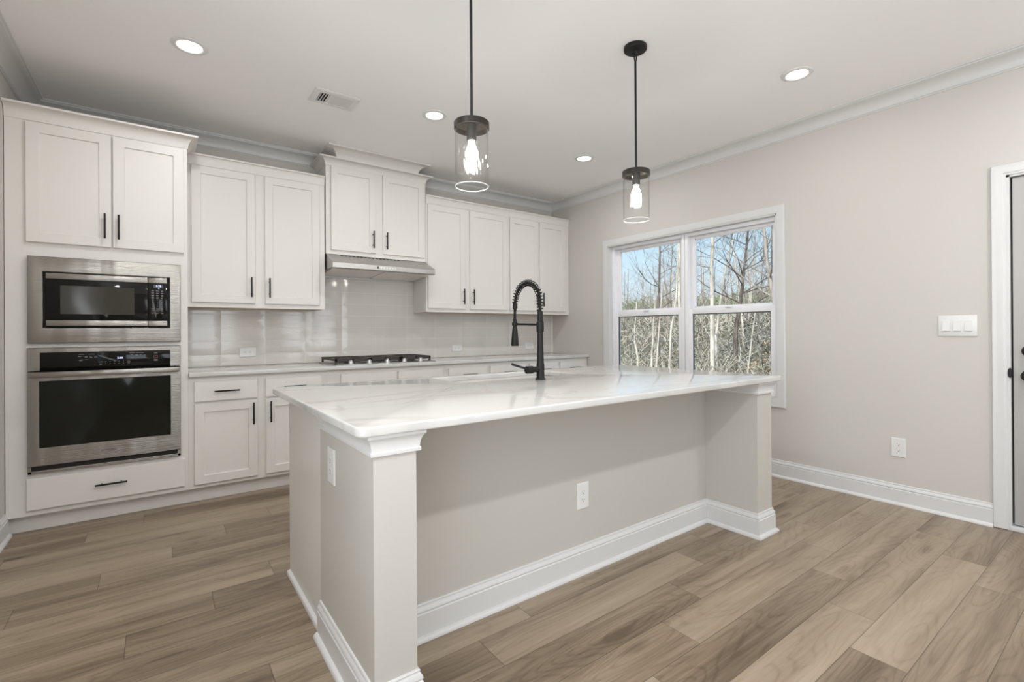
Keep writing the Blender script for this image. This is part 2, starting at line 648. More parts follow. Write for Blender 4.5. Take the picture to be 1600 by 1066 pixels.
def text_mesh(name, s, size, loc, rot, mat, parent, depth=0.0004):
    cu = bpy.data.curves.new(name, 'FONT')
    cu.body = s
    cu.size = size
    cu.extrude = depth
    cu.align_x = 'CENTER'
    cu.align_y = 'CENTER'
    t = bpy.data.objects.new(name, cu)
    col.objects.link(t)
    dg = bpy.context.evaluated_depsgraph_get()
    me = bpy.data.meshes.new_from_object(t.evaluated_get(dg))
    bpy.data.objects.remove(t)
    bpy.data.curves.remove(cu)
    me.transform(Matrix.Translation(loc) @ rot.to_4x4())
    me.materials.clear()
    me.materials.append(mat)
    o = bpy.data.objects.new(name, me)
    col.objects.link(o)
    attach(o, parent)
    return o


FACE_Y = Matrix.Rotation(R(90), 3, 'X')     # text standing up and facing -y


def cove(z0, z1, p, n=8):
    pr = [(0.0, z0), (0.005, z0), (0.005, z0 + 0.006)]
    zt = z1 - 0.012
    for i in range(n + 1):
        t = i / n * math.pi / 2
        pr.append((0.006 + (p - 0.010) * (1 - math.cos(t)), z0 + 0.008 + (zt - z0 - 0.008) * math.sin(t)))
    pr += [(p, zt), (p, z1), (0.0, z1)]
    return pr


# ================================================================ the room
floor_o = MB().box(XL - 0.14, 0.16, YB - 0.14, 0.14, -0.12, 0.0).build('floor', M['floor'], smooth=0)
tag(floor_o, 'brown wood plank floor across the whole kitchen', 'floor', kind='structure')
ceil_o = MB().box(XL - 0.14, 0.16, YB - 0.14, 0.14, H, H + 0.12).build('ceiling', M['ceiling'], smooth=0)
tag(ceil_o, 'smooth off white ceiling with recessed lights', 'ceiling', kind='structure')
wb = MB().box(XL - 0.14, 0.16, 0.0, 0.14, 0, H).build('wall_back', M['wall'], smooth=0)
tag(wb, 'greige wall behind the white kitchen cabinets', 'wall', kind='structure')
wl = MB().box(XL - 0.14, XL, -3.60, 0.0, 0, H).box(XL - 0.14, XL, YB, -5.20, 0, H)
wl.box(XL - 0.14, XL, -5.20, -3.60, 0, 0.45).box(XL - 0.14, XL, -5.20, -3.60, 2.45, H)  # opening added for the left fill lamp
wl = wl.build('wall_left', M['wall'], smooth=0)
tag(wl, 'greige wall at the left of the oven cabinet', 'wall', kind='structure')

# right wall with a window opening and a door opening
WY0, WY1, WZ0, WZ1 = -2.757, -0.943, 0.622, 2.128
DY0, DY1, DZ1 = -4.895, -4.060, 2.092
rw = MB()
rw.box(0, 0.16, WY1, 0.0, 0, H)
rw.box(0, 0.16, WY0, WY1, 0, WZ0)
rw.box(0, 0.16, WY0, WY1, WZ1, H)
rw.box(0, 0.16, DY1, WY0, 0, H)
rw.box(0, 0.16, DY0, DY1, DZ1, H)
rw.box(0, 0.16, YB, DY0, 0, H)
wr_o = rw.build('wall_right', M['wall'], smooth=0)
tag(wr_o, 'greige wall holding the double window and the white door', 'wall', kind='structure')

# rear wall with two window openings added for fill light
bw = MB()
for a, b_ in ((XL, -3.85), (-2.65, -1.75), (-0.55, 0.0)):
    bw.box(a, b_, YB - 0.14, YB, 0, H)
for a, b_ in ((-3.85, -2.65), (-1.75, -0.55)):
    bw.box(a, b_, YB - 0.14, YB, 0, 0.45)
    bw.box(a, b_, YB - 0.14, YB, 2.45, H)
tag(bw.build('wall_front', M['wall'], smooth=0), 'greige wall with two added tall windows facing the kitchen', 'wall', kind='structure')

# unseen slab added to keep the sun out of the left window
tag(MB().box(XL - 3.6, XL - 0.141, YB - 0.5, 0.14, H + 0.02, H + 0.12).build('sun_blocker', M['ceiling'], smooth=0), 'unseen slab outside the left wall, added to block the sun', 'ceiling', kind='structure')

# base boards
BB = [(0, 0), (0.030, 0), (0.030, 0.007), (0.026, 0.014), (0.019, 0.019), (0.015, 0.020), (0.015, 0.100), (0.0115, 0.103),
      (0.0115, 0.106), (0.014, 0.110), (0.0125, 0.119), (0.007, 0.126), (0.006, 0.130), (0.007, 0.134), (0.005, 0.138), (0, 0.138)]
b1 = MB().sweep([(0, -0.66), (0, -4.0)], [(-o, z) for o, z in BB]).build('baseboard_right', M['trim'], smooth=30)
tag(b1, 'white moulded baseboard under the window and beside the door', 'baseboard', kind='structure')
b1 = MB().sweep([(XL, YB), (XL, -0.60)], [(-o, z) for o, z in BB]).build('baseboard_left', M['trim'], smooth=30)
tag(b1, 'white baseboard meeting the toe kick of the oven cabinet', 'baseboard', kind='structure')

# ceiling crown
CR = [(0, 2.697), (0.006, 2.697), (0.006, 2.703), (0.012, 2.706)]
for i in range(9):
    t = i / 8 * math.pi / 2
    CR.append((0.014 + 0.064 * (1 - math.cos(t)), 2.708 + 0.066 * math.sin(t)))
CR += [(0.082, 2.776), (0.088, 2.778), (0.090, 2.784), (0.098, 2.786), (0.098, H), (0, H)]
c1 = MB().sweep([(0, 0), (0, YB)], [(-o, z) for o, z in CR]).build('trim_1', M['trim'], smooth=30)
tag(c1, 'white crown moulding along the ceiling over the window wall', 'crown moulding', kind='structure')
c1 = MB().sweep([(XL, 0), (0, 0)], [(-o, z) for o, z in CR]).build('trim_2', M['trim'], smooth=30)
tag(c1, 'white crown moulding along the ceiling above the cabinets', 'crown moulding', kind='structure')
c1 = MB().sweep([(XL, YB), (XL, 0)], [(-o, z) for o, z in CR]).build('trim_3', M['trim'], smooth=30)
tag(c1, 'white crown moulding along the ceiling on the left wall', 'crown moulding', kind='structure')

# ---------------------------------------------------------------- window
RX = lambda a, b, h: (-h, a, b)            # plane of the right wall, thickness into the room
CAS = [(0, 0), (0, 0.012), (0.006, 0.014), (0.040, 0.018), (0.058, 0.018), (0.063, 0.014), (0.063, 0)]
cas = MB().sweep([(WY0, WZ0), (WY1, WZ0), (WY1, WZ1), (WY0, WZ1)], [(-o, h) for o, h in CAS], RX, closed=True)
jb = cas
jb.box(-0.006, 0.075, WY0, WY0 + 0.012, WZ0, WZ1)
jb.box(-0.006, 0.075, WY1 - 0.012, WY1, WZ0, WZ1)
jb.box(-0.006, 0.075, WY0, WY1, WZ1 - 0.012, WZ1)
jb.box(-0.012, 0.075, WY0, WY1, WZ0, WZ0 + 0.014)
tr = jb.build('trim_4', M['trim'], smooth=30)
tag(tr, 'white picture frame casing and jamb round the double window', 'window casing', kind='structure')


def window_unit(name, y0, y1, label):
    """Double-hung vinyl unit between y0 < y1."""
    z0, z1 = WZ0 + 0.014, WZ1 - 0.012
    fr = MB()
    F = 0.032
    fr.box(0.052, 0.150, y0, y0 + F, z0, z1, 0.003)
    fr.box(0.052, 0.150, y1 - F, y1, z0, z1, 0.003)
    fr.box(0.052, 0.150, y0 + F, y1 - F, z1 - F, z1, 0.003)
    fr.box(0.052, 0.150, y0 + F, y1 - F, z0, z0 + F, 0.003)
    o = fr.build(name, M['vinyl'])
    tag(o, label, 'window', kind='structure')
    a, b_ = y0 + F, y1 - F
    S = 0.040

    def sash(nm, xa, xb, za, zb, top, bot, gask):
        s = MB()
        s.box(xa, xb, a, a + S, za, zb, 0.004)
        s.box(xa, xb, b_ - S, b_, za, zb, 0.004)
        s.box(xa, xb, a + S, b_ - S, zb - top, zb, 0.004)
        s.box(xa, xb, a + S, b_ - S, za, za + bot, 0.004)
        so = s.build(nm, M['vinyl'], o)
        xm = (xa + xb) / 2
        g = MB()
        w = 0.008
        for (p, q, r_, t_) in ((a + S, a + S + w, za + bot, zb - top), (b_ - S - w, b_ - S, za + bot, zb - top),
                               (a + S, b_ - S, za + bot, za + bot + w), (a + S, b_ - S, zb - top - w, zb - top)):
            g.box(xm - 0.006, xm + 0.006, p, q, r_, t_)
        g.build('glazing_bead', M['gasket'] if gask else M['vinyl'], so, smooth=0)
        pn = MB().box(xm - 0.002, xm + 0.002, a + S, b_ - S, za + bot, zb - top)
        pn.build('pane', M['pane'], so, smooth=0)
        return so
    sash('upper_sash', 0.105, 0.140, 1.362, z1 - F, 0.022, 0.046, False)
    lo = sash('lower_sash', 0.062, 0.098, z0 + F, 1.392, 0.050, 0.055, True)
    ym = (a + b_) / 2
    MB().box(0.044, 0.080, ym - 0.03, ym + 0.03, 1.392, 1.402, 0.003).build('sash_lock', M['vinyl'], lo)
    return o


window_unit('window_1', -1.868, WY1 - 0.012, 'left double hung window with bare trees behind its panes')
window_unit('window_2', WY0 + 0.012, -1.874, 'right double hung window with a large white trunk behind it')

# unseen rear windows added for fill light (behind the viewpoint)
for k, (a, b_) in enumerate(((-3.85, -2.65), (-1.75, -0.55))):
    f_ = MB()
    f_.box(a, a + 0.06, YB - 0.10, YB - 0.04, 0.45, 2.45)
    f_.box(b_ - 0.06, b_, YB - 0.10, YB - 0.04, 0.45, 2.45)
    f_.box(a, b_, YB - 0.10, YB - 0.04, 2.39, 2.45)
    f_.box(a, b_, YB - 0.10, YB - 0.04, 0.45, 0.51)
    f_.box(a, b_, YB - 0.10, YB - 0.04, 1.42, 1.48)
    o = f_.build('window_%d' % (3 + k), M['vinyl'], smooth=0)
    tag(o, 'unseen tall white window added for fill light opposite the cabinets, %s one' % ('left' if k else 'right'), 'window', kind='structure')

f_ = MB()  # unseen left window, added to go with the left fill lamp
f_.box(XL - 0.10, XL - 0.04, -5.20, -5.14, 0.45, 2.45).box(XL - 0.10, XL - 0.04, -3.66, -3.60, 0.45, 2.45)
f_.box(XL - 0.10, XL - 0.04, -5.20, -3.60, 2.39, 2.45).box(XL - 0.10, XL - 0.04, -5.20, -3.60, 0.45, 0.51).box(XL - 0.10, XL - 0.04, -5.20, -3.60, 1.42, 1.48)
tag(f_.build('window_5', M['vinyl'], smooth=0), 'unseen tall white window added in the left wall for fill light', 'window', kind='structure')

# ---------------------------------------------------------------- door on the right wall
dr = MB()
CAD = [(0, 0), (0, 0.010), (0.004, 0.012), (0.010, 0.012), (0.014, 0.015), (0.040, 0.017), (0.045, 0.019), (0.060, 0.019), (0.064, 0.014), (0.064, 0)]
dc = MB().sweep([(DY1 - 0.002, 0.004), (DY1 - 0.002, DZ1 - 0.004), (DY0 + 0.002, DZ1 - 0.004), (DY0 + 0.002, 0.004)], [(-o, h) for o, h in CAD], RX)
dc.box(-0.004, 0.16, DY1 - 0.016, DY1, 0.0, DZ1)
dc.box(-0.004, 0.16, DY0, DY0 + 0.016, 0.0, DZ1)
dc.box(-0.004, 0.16, DY0, DY1, DZ1 - 0.016, DZ1)
tag(dc.build('trim_5', M['trim'], smooth=30), 'white casing and jamb framing the door', 'door casing', kind='structure')
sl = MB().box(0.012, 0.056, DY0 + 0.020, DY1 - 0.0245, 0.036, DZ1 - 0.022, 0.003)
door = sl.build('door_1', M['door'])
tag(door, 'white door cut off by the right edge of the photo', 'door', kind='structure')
MB().box(0.030, 0.052, DY1 - 0.0245, DY1 - 0.016, 0.036, DZ1 - 0.016).build('weatherstrip', M['dark_gap'], door, smooth=0)
MB().box(-0.012, 0.15, DY0 + 0.016, DY1 - 0.010, 0.0005, 0.026, 0.004).build('threshold', M['trim'], door)
for zz, nm in ((1.055, 'deadbolt'), (0.912, 'door_knob')):
    k_ = MB()
    xm_ = lambda a, b, h: (-h, a, b)
    if nm == 'deadbolt':
        k_.lathe((0.012, -4.150, zz), [(0.032, 0.0), (0.032, 0.010), (0.027, 0.018), (0.012, 0.022)], 32, xm_)
        k_.box(-0.026, -0.008, -4.158, -4.142, zz - 0.018, zz + 0.018, 0.003)
    else:
        k_.lathe((0.012, -4.150, zz), [(0.034, 0.0), (0.034, 0.006), (0.014, 0.012), (0.012, 0.030), (0.020, 0.036), (0.029, 0.046),
                                       (0.030, 0.056), (0.022, 0.066), (0.001, 0.069)], 32, xm_)
    k_.build(nm, M['black'], door)
MB().prism([(DY1 - 0.013 + 0.010 * math.cos(t), 0.925 + 0.030 * math.sin(t)) for t in [i * math.pi / 8 for i in range(16)]],
           0.0045, 0.007, RX).build('strike_plate', M['black'], door)


# ================================================================ cabinets
def shaker(mb, x0, x1, z0, z1, yf, th=0.020, st=0.058, rec=0.009, slab=False):
    """Door or drawer front facing -y, front face at y = yf (recessed centre panel unless slab)."""
    if slab:
        return mb.box(x0, x1, yf, yf + th, z0, z1, 0.0025)
    b = 0.0022

    def ring(ins, y):
        return [(x0 + ins, y, z0 + ins), (x1 - ins, y, z0 + ins), (x1 - ins, y, z1 - ins), (x0 + ins, y, z1 - ins)]
    rings = [ring(0, yf + th), ring(0, yf + b), ring(b, yf), ring(st, yf), ring(st + 0.003, yf + rec)]
    vs = [p for r_ in rings for p in r_]
    fs = [(0, 1, 2, 3)]
    for i in range(len(rings) - 1):
        for s in range(4):
            t = (s + 1) % 4
            fs.append((i * 4 + s, i * 4 + t, (i + 1) * 4 + t, (i + 1) * 4 + s))
    n = (len(rings) - 1) * 4
    fs.append((n + 3, n + 2, n + 1, n))
    return mb.add(vs, fs)


def pull(parent, x, z, yf, vertical=True, L=0.158):
    """Black bar pull on two posts."""
    mb = MB()
    yb = yf - 0.030
    if vertical:
        mb.box(x - 0.0052, x + 0.0052, yb - 0.0052, yb + 0.0052, z - L / 2, z + L / 2, 0.0018)
        for s in (-1, 1):
            mb.tube([(x, yb, z + s * 0.048), (x, yf + 0.001, z + s * 0.048)], 0.0045, 10)
    else:
        mb.box(x - L / 2, x + L / 2, yb - 0.0052, yb + 0.0052, z - 0.0052, z + 0.0052, 0.0018)
        for s in (-1, 1):
            mb.tube([(x + s * 0.048, yb, z), (x + s * 0.048, yf + 0.001, z)], 0.0045, 10)
    o = mb.build('handle', M['black'], parent)
    o['label'] = 'black bar pull'
    return o


def door_front(cab, x0, x1, z0, z1, yf, handle=None, name='door', slab=False, hz=None):
    o = shaker(MB(), x0, x1, z0, z1, yf, slab=slab).build(name, M['cabinet'], cab, smooth=0)
    if handle == 'R':
        pull(o, x1 - 0.030, hz, yf)
    elif handle == 'L':
        pull(o, x0 + 0.030, hz, yf)
    elif handle == 'H':
        pull(o, (x0 + x1) / 2, hz if hz else (z0 + z1) / 2, yf, False)
    return o


# ---- tall oven cabinet (an open carcass that the two appliances slide into)
TX0, TX1 = XL + 0.003, -3.868
YF = -0.610
tall = thing('oven_cabinet', (-4.31, -0.3, 0.0), 'tall white cabinet around the built in oven and microwave', 'cabinet')
mb = MB()
AX0, AX1 = -4.640, -3.925                    # appliance opening
mb.box(TX0, AX0, YF, -0.003, 0.105, 2.462)   # left stile and side
mb.box(AX1, TX1, YF, -0.003, 0.105, 2.462)
mb.box(AX0, AX1, YF, -0.003, 1.725, 2.462)   # upper box
mb.box(AX0, AX1, YF, -0.003, 0.105, 0.352)   # lower box
mb.box(AX0, AX1, YF, YF + 0.02, 1.100, 1.135)
mb.box(AX0, AX1, YF, YF + 0.02, 1.648, 1.725)
mb.box(AX0, AX1, -0.02, -0.003, 0.352, 1.725)
mb.box(AX0, AX1, YF + 0.02, -0.02, 1.108, 1.124)
mb.build('body', M['cabinet'], tall, smooth=0)
MB().box(TX0, TX1, -0.550, -0.535, 0.0, 0.105).build('toe_kick', M['cabinet'], tall, smooth=0)
MB().sweep([(TX1, -0.36), (TX1, YF), (TX0, YF)], cove(2.462, 2.546, 0.062)).build('crown_moulding', M['cabinet'], tall, smooth=30)
door_front(tall, -4.663, -4.272, 1.738, 2.452, -0.630, 'R', hz=1.868)
door_front(tall, -4.264, -3.888, 1.738, 2.452, -0.630, 'L', hz=1.868)
door_front(tall, -4.664, -3.888, 0.139, 0.328, -0.630, 'H', 'drawer', True, hz=0.238)


def upper(name, x0, x1, z0, z1, label, doors, hz, crown_p=0.028, zc=None, ends=()):
    c = thing(name, ((x0 + x1) / 2, -0.15, z0), label, 'cabinet', 'wall cabinets along the back wall')
    b = MB()
    b.box(x0, x1, -0.305, -0.002, z0 + 0.014, z1)
    b.box(x0, x1, -0.305, -0.287, z0, z0 + 0.014)
    b.box(x0, x0 + 0.016, -0.287, -0.002, z0, z0 + 0.014)
    b.box(x1 - 0.016, x1, -0.287, -0.002, z0, z0 + 0.014)
    b.build('body', M['cabinet'], c, smooth=0)
    MB().box(x0 + 0.017, x1 - 0.017, -0.286, -0.004, z0 + 0.004, z0 + 0.0135).build('underside_panel', M['plywood'], c, smooth=0)['label'] = 'bare tan wood underside'
    for (a, b_, h) in doors:
        door_front(c, a, b_, z0 + 0.036, z1 - 0.022, -0.325, h, hz=hz)
    zc = zc or (z1 - 0.016, z1 + 0.064)
    path = [(x1, -0.305), (x0, -0.305)]
    if 'R' in ends:
        path = [(x1, -0.012)] + path
    if 'L' in ends:
        path = path + [(x0, -0.012)]
    MB().sweep(path, cove(zc[0], zc[1], crown_p)).build('crown_moulding', M['cabinet'], c, smooth=30)
    return c


upper('wall_cabinet', -3.8675, -2.8705, 1.385, 2.472, 'white two door wall cabinet between the oven cabinet and range hood',
      [(-3.832, -3.408, 'R'), (-3.338, -2.918, 'L')], 1.549)
hc = upper('wall_cabinet', -2.858, -1.912, 1.874, 2.664, 'short white two door cabinet directly above the range hood',
           [(-2.818, -2.418, 'R'), (-2.350, -1.934, 'L')], 2.032, 0.060, (2.646, 2.712), ('L', 'R'))
# riser and its own ceiling crown over the hood cabinet
MB().box(-2.770, -2.010, -0.340, -0.002, 2.698, H - 0.0005).build('riser', M['cabinet'], hc, smooth=0)
MB().sweep([(-2.010, -0.10), (-2.010, -0.340), (-2.770, -0.340), (-2.770, -0.10)],
           [(o, z - 0.001) for o, z in cove(2.705, H, 0.095)]).build('ceiling_moulding', M['cabinet'], hc, smooth=30)
upper('wall_cabinet', -1.9090, -0.897, 1.385, 2.472, 'white two door wall cabinet just right of the range hood',
      [(-1.893, -1.468, 'R'), (-1.410, -0.935, 'L')], 1.549)
upper('wall_cabinet', -0.895, -0.003, 1.385, 2.472, 'white two door wall cabinet in the corner by the window wall',
      [(-0.893, -0.492, 'R'), (-0.466, -0.078, 'L')], 1.552)


def base(x0, x1, label, fronts):
    c = thing('base_cabinet', ((x0 + x1) / 2, -0.3, 0.0), label, 'cabinet', 'base cabinets along the back wall')
    b = MB()
    b.box(x0, x1, YF, -0.003, 0.105, 0.8835)
    b.build('body', M['cabinet'], c, smooth=0)
    MB().box(x0, x1, -0.550, -0.535, 0.0, 0.105).build('toe_kick', M['cabinet'], c, smooth=0)
    for (a, b_, dr_, h) in fronts:
        door_front(c, a, b_, 0.708, 0.846, -0.630, 'H' if dr_ else None, 'drawer' if dr_ else 'false_front', True, hz=0.777)
        if h:
            door_front(c, a, b_, 0.132, 0.692, -0.630, h, hz=0.598)
    return c


base(-3.8675, -2.9405, 'white base cabinet beside the oven with two drawers and two doors', [(-3.834, -3.441, True, 'R'), (-3.386, -2.985, True, 'L')])
base(-2.940, -1.8683, 'white base cabinet under the gas cooktop', [(-2.833, -2.353, False, 'R'), (-2.336, -1.900, False, 'L')])
base(-1.868, -0.8893, 'white base cabinet right of the cooktop, behind the faucet', [(-1.834, -1.402, True, 'R'), (-1.364, -0.911, True, 'L')])
base(-0.889, -0.003, 'white base cabinet in the corner under the window wall end of the counter', [(-0.868, -0.471, True, 'R'), (-0.433, -0.035, True, 'L')])


# ---- worktops
def rrect(x0, x1, y0, y1, r, n=6, cw=False):
    pts = []
    for cx, cy, a0 in ((x1 - r, y1 - r, 0), (x0 + r, y1 - r, 90), (x0 + r, y0 + r, 180), (x1 - r, y0 + r, 270)):
        for i in range(n + 1):
            a = R(a0 + 90 * i / n)
            pts.append((cx + r * math.cos(a), cy + r * math.sin(a)))
    return pts[::-1] if cw else pts


def slab(name, rect, r, hole, z0, z1, mat, bev):
    """Stone slab with eased edges; rect and hole are (x0, x1, y0, y1), hole may be None."""
    prof = [(bev, z0)]
    for i in range(1, 5):
        t = i / 4 * math.pi / 2
        prof.append((bev * (1 - math.sin(t)), z0 + bev * (1 - math.cos(t))))
    for i in range(0, 5):
        t = i / 4 * math.pi / 2
        prof.append((bev * (1 - math.cos(t)), z1 - bev + bev * math.sin(t)))
    bm = bmesh.new()

    def wall(q, rad, sgn):
        loops = []
        for d, z in prof:
            e = d * sgn
            loops.append([bm.verts.new((p[0], p[1], z)) for p in rrect(q[0] + e, q[1] - e, q[2] + e, q[3] - e, max(0.0005, rad - e), 6)])
        n = len(loops[0])
        for A, B in zip(loops, loops[1:]):
            for i in range(n):
                j = (i + 1) % n
                bm.faces.new((A[i], A[j], B[j], B[i]))
        return loops[0], loops[-1]
    ends = [wall(rect, r, 1)]
    if hole:
        ends.append(wall(hole, 0.020, -1))
    bm.edges.index_update()
    for k in (0, 1):
        edges = []
        for e in ends:
            L = e[k]
            for i in range(len(L)):
                edges.append(bm.edges.get((L[i], L[(i + 1) % len(L)])))
        bmesh.ops.triangle_fill(bm, edges=edges, use_beauty=True, normal=(0, 0, 1))
    bmesh.ops.recalc_face_normals(bm, faces=bm.faces[:])
    me = bpy.data.meshes.new(name)
    bm.to_mesh(me)
    bm.free()
    me.materials.append(mat)
    me.polygons.foreach_set('use_smooth', [True] * len(me.polygons))
    me.set_sharp_from_angle(angle=R(30))
    ob = bpy.data.objects.new(name, me)
    col.objects.link(ob)
    return ob


ct = slab('countertop', (-3.866, -0.002, -0.648, -0.002), 0.005, None, 0.884, 0.914, M['quartz'], 0.004)
tag(ct, 'long white quartz countertop along the back wall under the cooktop', 'countertop')
IX0, IX1, IY0, IY1 = -3.580, -1.045, -3.272, -1.985
SX0, SX1, SY0, SY1 = -2.735, -1.895, -2.405, -2.055
it = slab('countertop', (IX0, IX1, IY0, IY1), 0.035, (SX0, SX1, SY0, SY1), 0.884, 0.914, M['quartz'], 0.006)
tag(it, 'white veined quartz countertop on the island, holding the sink', 'countertop')

# ---- backsplash: stacked long tiles whose ends are pressed into facets
bs = thing('backsplash', (-1.93, 0, 0.914), 'glossy greige tile backsplash between the counter and wall cabinets', 'backsplash', kind='structure')
tl = MB()
TW, THh, G = 0.327, 0.1115, 0.0032
x_ref, z_ref = -2.636, 1.009
i0 = int(math.floor((-3.866 - x_ref) / TW))
for i in range(i0, 9):
    for j in range(-1, 8):
        xa, xb = x_ref + i * TW + G / 2, x_ref + (i + 1) * TW - G / 2
        za, zb = z_ref + j * THh + G / 2, z_ref + (j + 1) * THh - G / 2
        xa, xb = max(xa, -3.865), min(xb, -0.002)
        hood = xa > -2.87 and xb < -1.90
        top = 1.86 if (xb > -2.855 and xa < -1.915) else 1.398
        za, zb = max(za, 0.9155), min(zb, top)
        if xb - xa < 0.02 or zb - za < 0.012:
            continue
        if top > 1.5 and za > 1.38:
            xa, xb = max(xa, -2.8690), min(xb, -1.9105)
            if xb - xa < 0.02:
                continue
        zm = (za + zb) / 2
        y0, y1 = -0.0068, -0.0085
        d = min(0.052, (xb - xa) * 0.3)
        vs = [(xa, y0, za), (xb, y0, za), (xb, y0, zb), (xa, y0, zb),                       # 0-3 corners
              (xa + d, y1, zm), (xb - d, y1, zm),                                           # 4-5 apexes
              (xa + d, y1 + 0.0006, za), (xb - d, y1 + 0.0006, za), (xb - d, y1 + 0.0006, zb), (xa + d, y1 + 0.0006, zb),  # 6-9
              (xa, -0.001, za), (xb, -0.001, za), (xb, -0.001, zb), (xa, -0.001, zb)]       # 10-13 back
        fs = [(0, 4, 3), (0, 6, 4), (3, 4, 9), (6, 7, 5, 4), (4, 5, 8, 9), (1, 2, 5), (1, 5, 7), (2, 8, 5),
              (10, 13, 12, 11), (10, 0, 3, 13), (1, 11, 12, 2), (10, 11, 1, 7, 6, 0), (3, 9, 8, 2, 12, 13)]
        tl.add(vs, fs)
tl.build('tiles', M['tile'], bs, smooth=0)
gr = MB()
gr.box(-3.865, -0.001, -0.0064, -0.0006, 0.915, 1.398)
gr.box(-2.8690, -1.9105, -0.0064, -0.0006, 1.398, 1.86)
gr.build('grout', M['grout'], bs, smooth=0)

# ================================================================ appliances
# ---- microwave in its trim kit
mw = thing('microwave', (-4.28, -0.6, 1.13), 'built in microwave with wide stainless trim, above the oven', 'microwave')
x0, x1, z0, z1 = -4.656, -3.910, 1.131, 1.653
ix0, ix1, iz0, iz1 = -4.588, -3.971, 1.225, 1.561
fr = MB()
y0, y1 = -0.645, -0.6105


def frame_ring(mb, rects):
    """rects: [(x0, x1, z0, z1, y)] nested outlines joined by faces."""
    vs, fs = [], []
    for (a, b, c, d, y) in rects:
        vs += [(a, y, c), (b, y, c), (b, y, d), (a, y, d)]
    for i in range(len(rects) - 1):
        for s in range(4):
            t = (s + 1) % 4
            fs.append((i * 4 + s, i * 4 + t, (i + 1) * 4 + t, (i + 1) * 4 + s))
    return mb.add(vs, fs)


def ins(r, d, y):
    return (r[0] + d, r[1] - d, r[2] + d, r[3] - d, y)


O = (x0, x1, z0, z1)
I = (ix0, ix1, iz0, iz1)
frame_ring(fr, [ins(O, 0, y1), ins(O, 0, y0 + 0.006), ins(O, 0.003, y0 + 0.002), ins(O, 0.010, y0), ins(I, -0.004, y0), ins(I, 0, y0 + 0.004), ins(I, 0, y1)])
fr.build('trim_frame', M['steel'], mw)
bd = MB().box(ix0 + 0.002, ix1 - 0.002, -0.622, -0.16, iz0 + 0.002, iz1 - 0.002)
bd.build('body', M['dark_gap'], mw, smooth=0)
dx1 = -4.087
dmw = MB().box(ix0 + 0.012, dx1 - 0.001, -0.640, -0.6222, iz0 + 0.010, iz1 - 0.004, 0.002).build('door', M['gloss_black'], mw)
MB().box(-4.512, -4.158, -0.6408, -0.6395, 1.309, 1.483).build('window', M['mw_glass'], dmw, smooth=0)
for (a, b) in ((1.521, 1.556), (1.236, 1.270)):
    MB().box(ix0 + 0.013, dx1 - 0.001, -0.6465, -0.6402, a, b, 0.002).build('steel_strip', M['steel'], dmw)
cp = MB().box(dx1 + 0.001, ix1 - 0.012, -0.640, -0.6222, iz0 + 0.010, iz1 - 0.004, 0.002).build('control_panel', M['gloss_black'], mw)
for (a, b) in ((1.521, 1.556), (1.236, 1.270)):
    MB().box(dx1 + 0.001, ix1 - 0.013, -0.6465, -0.6402, a, b, 0.002).build('steel_strip', M['steel'], cp)
MB().box(-4.058, -4.008, -0.6408, -0.6398, 1.490, 1.512).build('display', M['display_back'], cp, smooth=0)
text_mesh('clock_digits', '5:20', 0.017, (-4.030, -0.6412, 1.501), FACE_Y, M['display'], cp)
ky = MB()
for r_ in range(11):
    zz = 1.470 - r_ * 0.0148
    for c_ in range(3):
        w = (0.014, 0.0135, 0.013)[c_] if r_ < 4 or r_ > 7 else 0.0035
        xx = -4.062 + c_ * 0.025
        ky.box(xx - w / 2, xx + w / 2, -0.6405, -0.6398, zz - 0.0022, zz + 0.0022)
        if r_ in (2, 3, 8):
            ky.box(xx - w / 2 * 0.8, xx + w / 2 * 0.8, -0.6405, -0.6398, zz - 0.0068, zz - 0.0038)
ky.build('key_legends', M['print'], cp, smooth=0)
MB().box(-4.008, -3.988, -0.6468, -0.6463, 1.259, 1.2615).build('brand_mark', M['logo'], cp, smooth=0)

# ---- wall oven
ov = thing('wall_oven', (-4.28, -0.6, 0.36), 'stainless built in wall oven with dark glass door, below the microwave', 'oven')
X0, X1 = -4.658, -3.912
MB().box(X0 + 0.025, X1 - 0.025, -0.605, -0.10, 0.362, 1.098).build('body', M['dark_gap'], ov, smooth=0)
tp = MB()
frame_ring(tp, [(X0, X1, 0.968, 1.105, -0.6105), (X0, X1, 0.968, 1.105, -0.640), (X0 + 0.004, X1 - 0.004, 0.968, 1.101, -0.645),
                (-4.602, -3.968, 0.968, 1.076, -0.645), (-4.602, -3.968, 0.968, 1.076, -0.6105)])
tp.build('trim_frame', M['steel'], ov)
cp = MB().box(-4.601, -3.969, -0.6435, -0.6105, 0.974, 1.0755, 0.001).build('control_panel', M['gloss_black'], ov)
text_mesh('clock_digits', '5:20', 0.016, (-4.231, -0.6440, 1.032), FACE_Y, M['display'], cp)
lg = MB()


def legend(px, py, w, h=0.0035):
    lg.box(px - w / 2, px + w / 2, -0.6442, -0.6434, py - h / 2, py + h / 2)


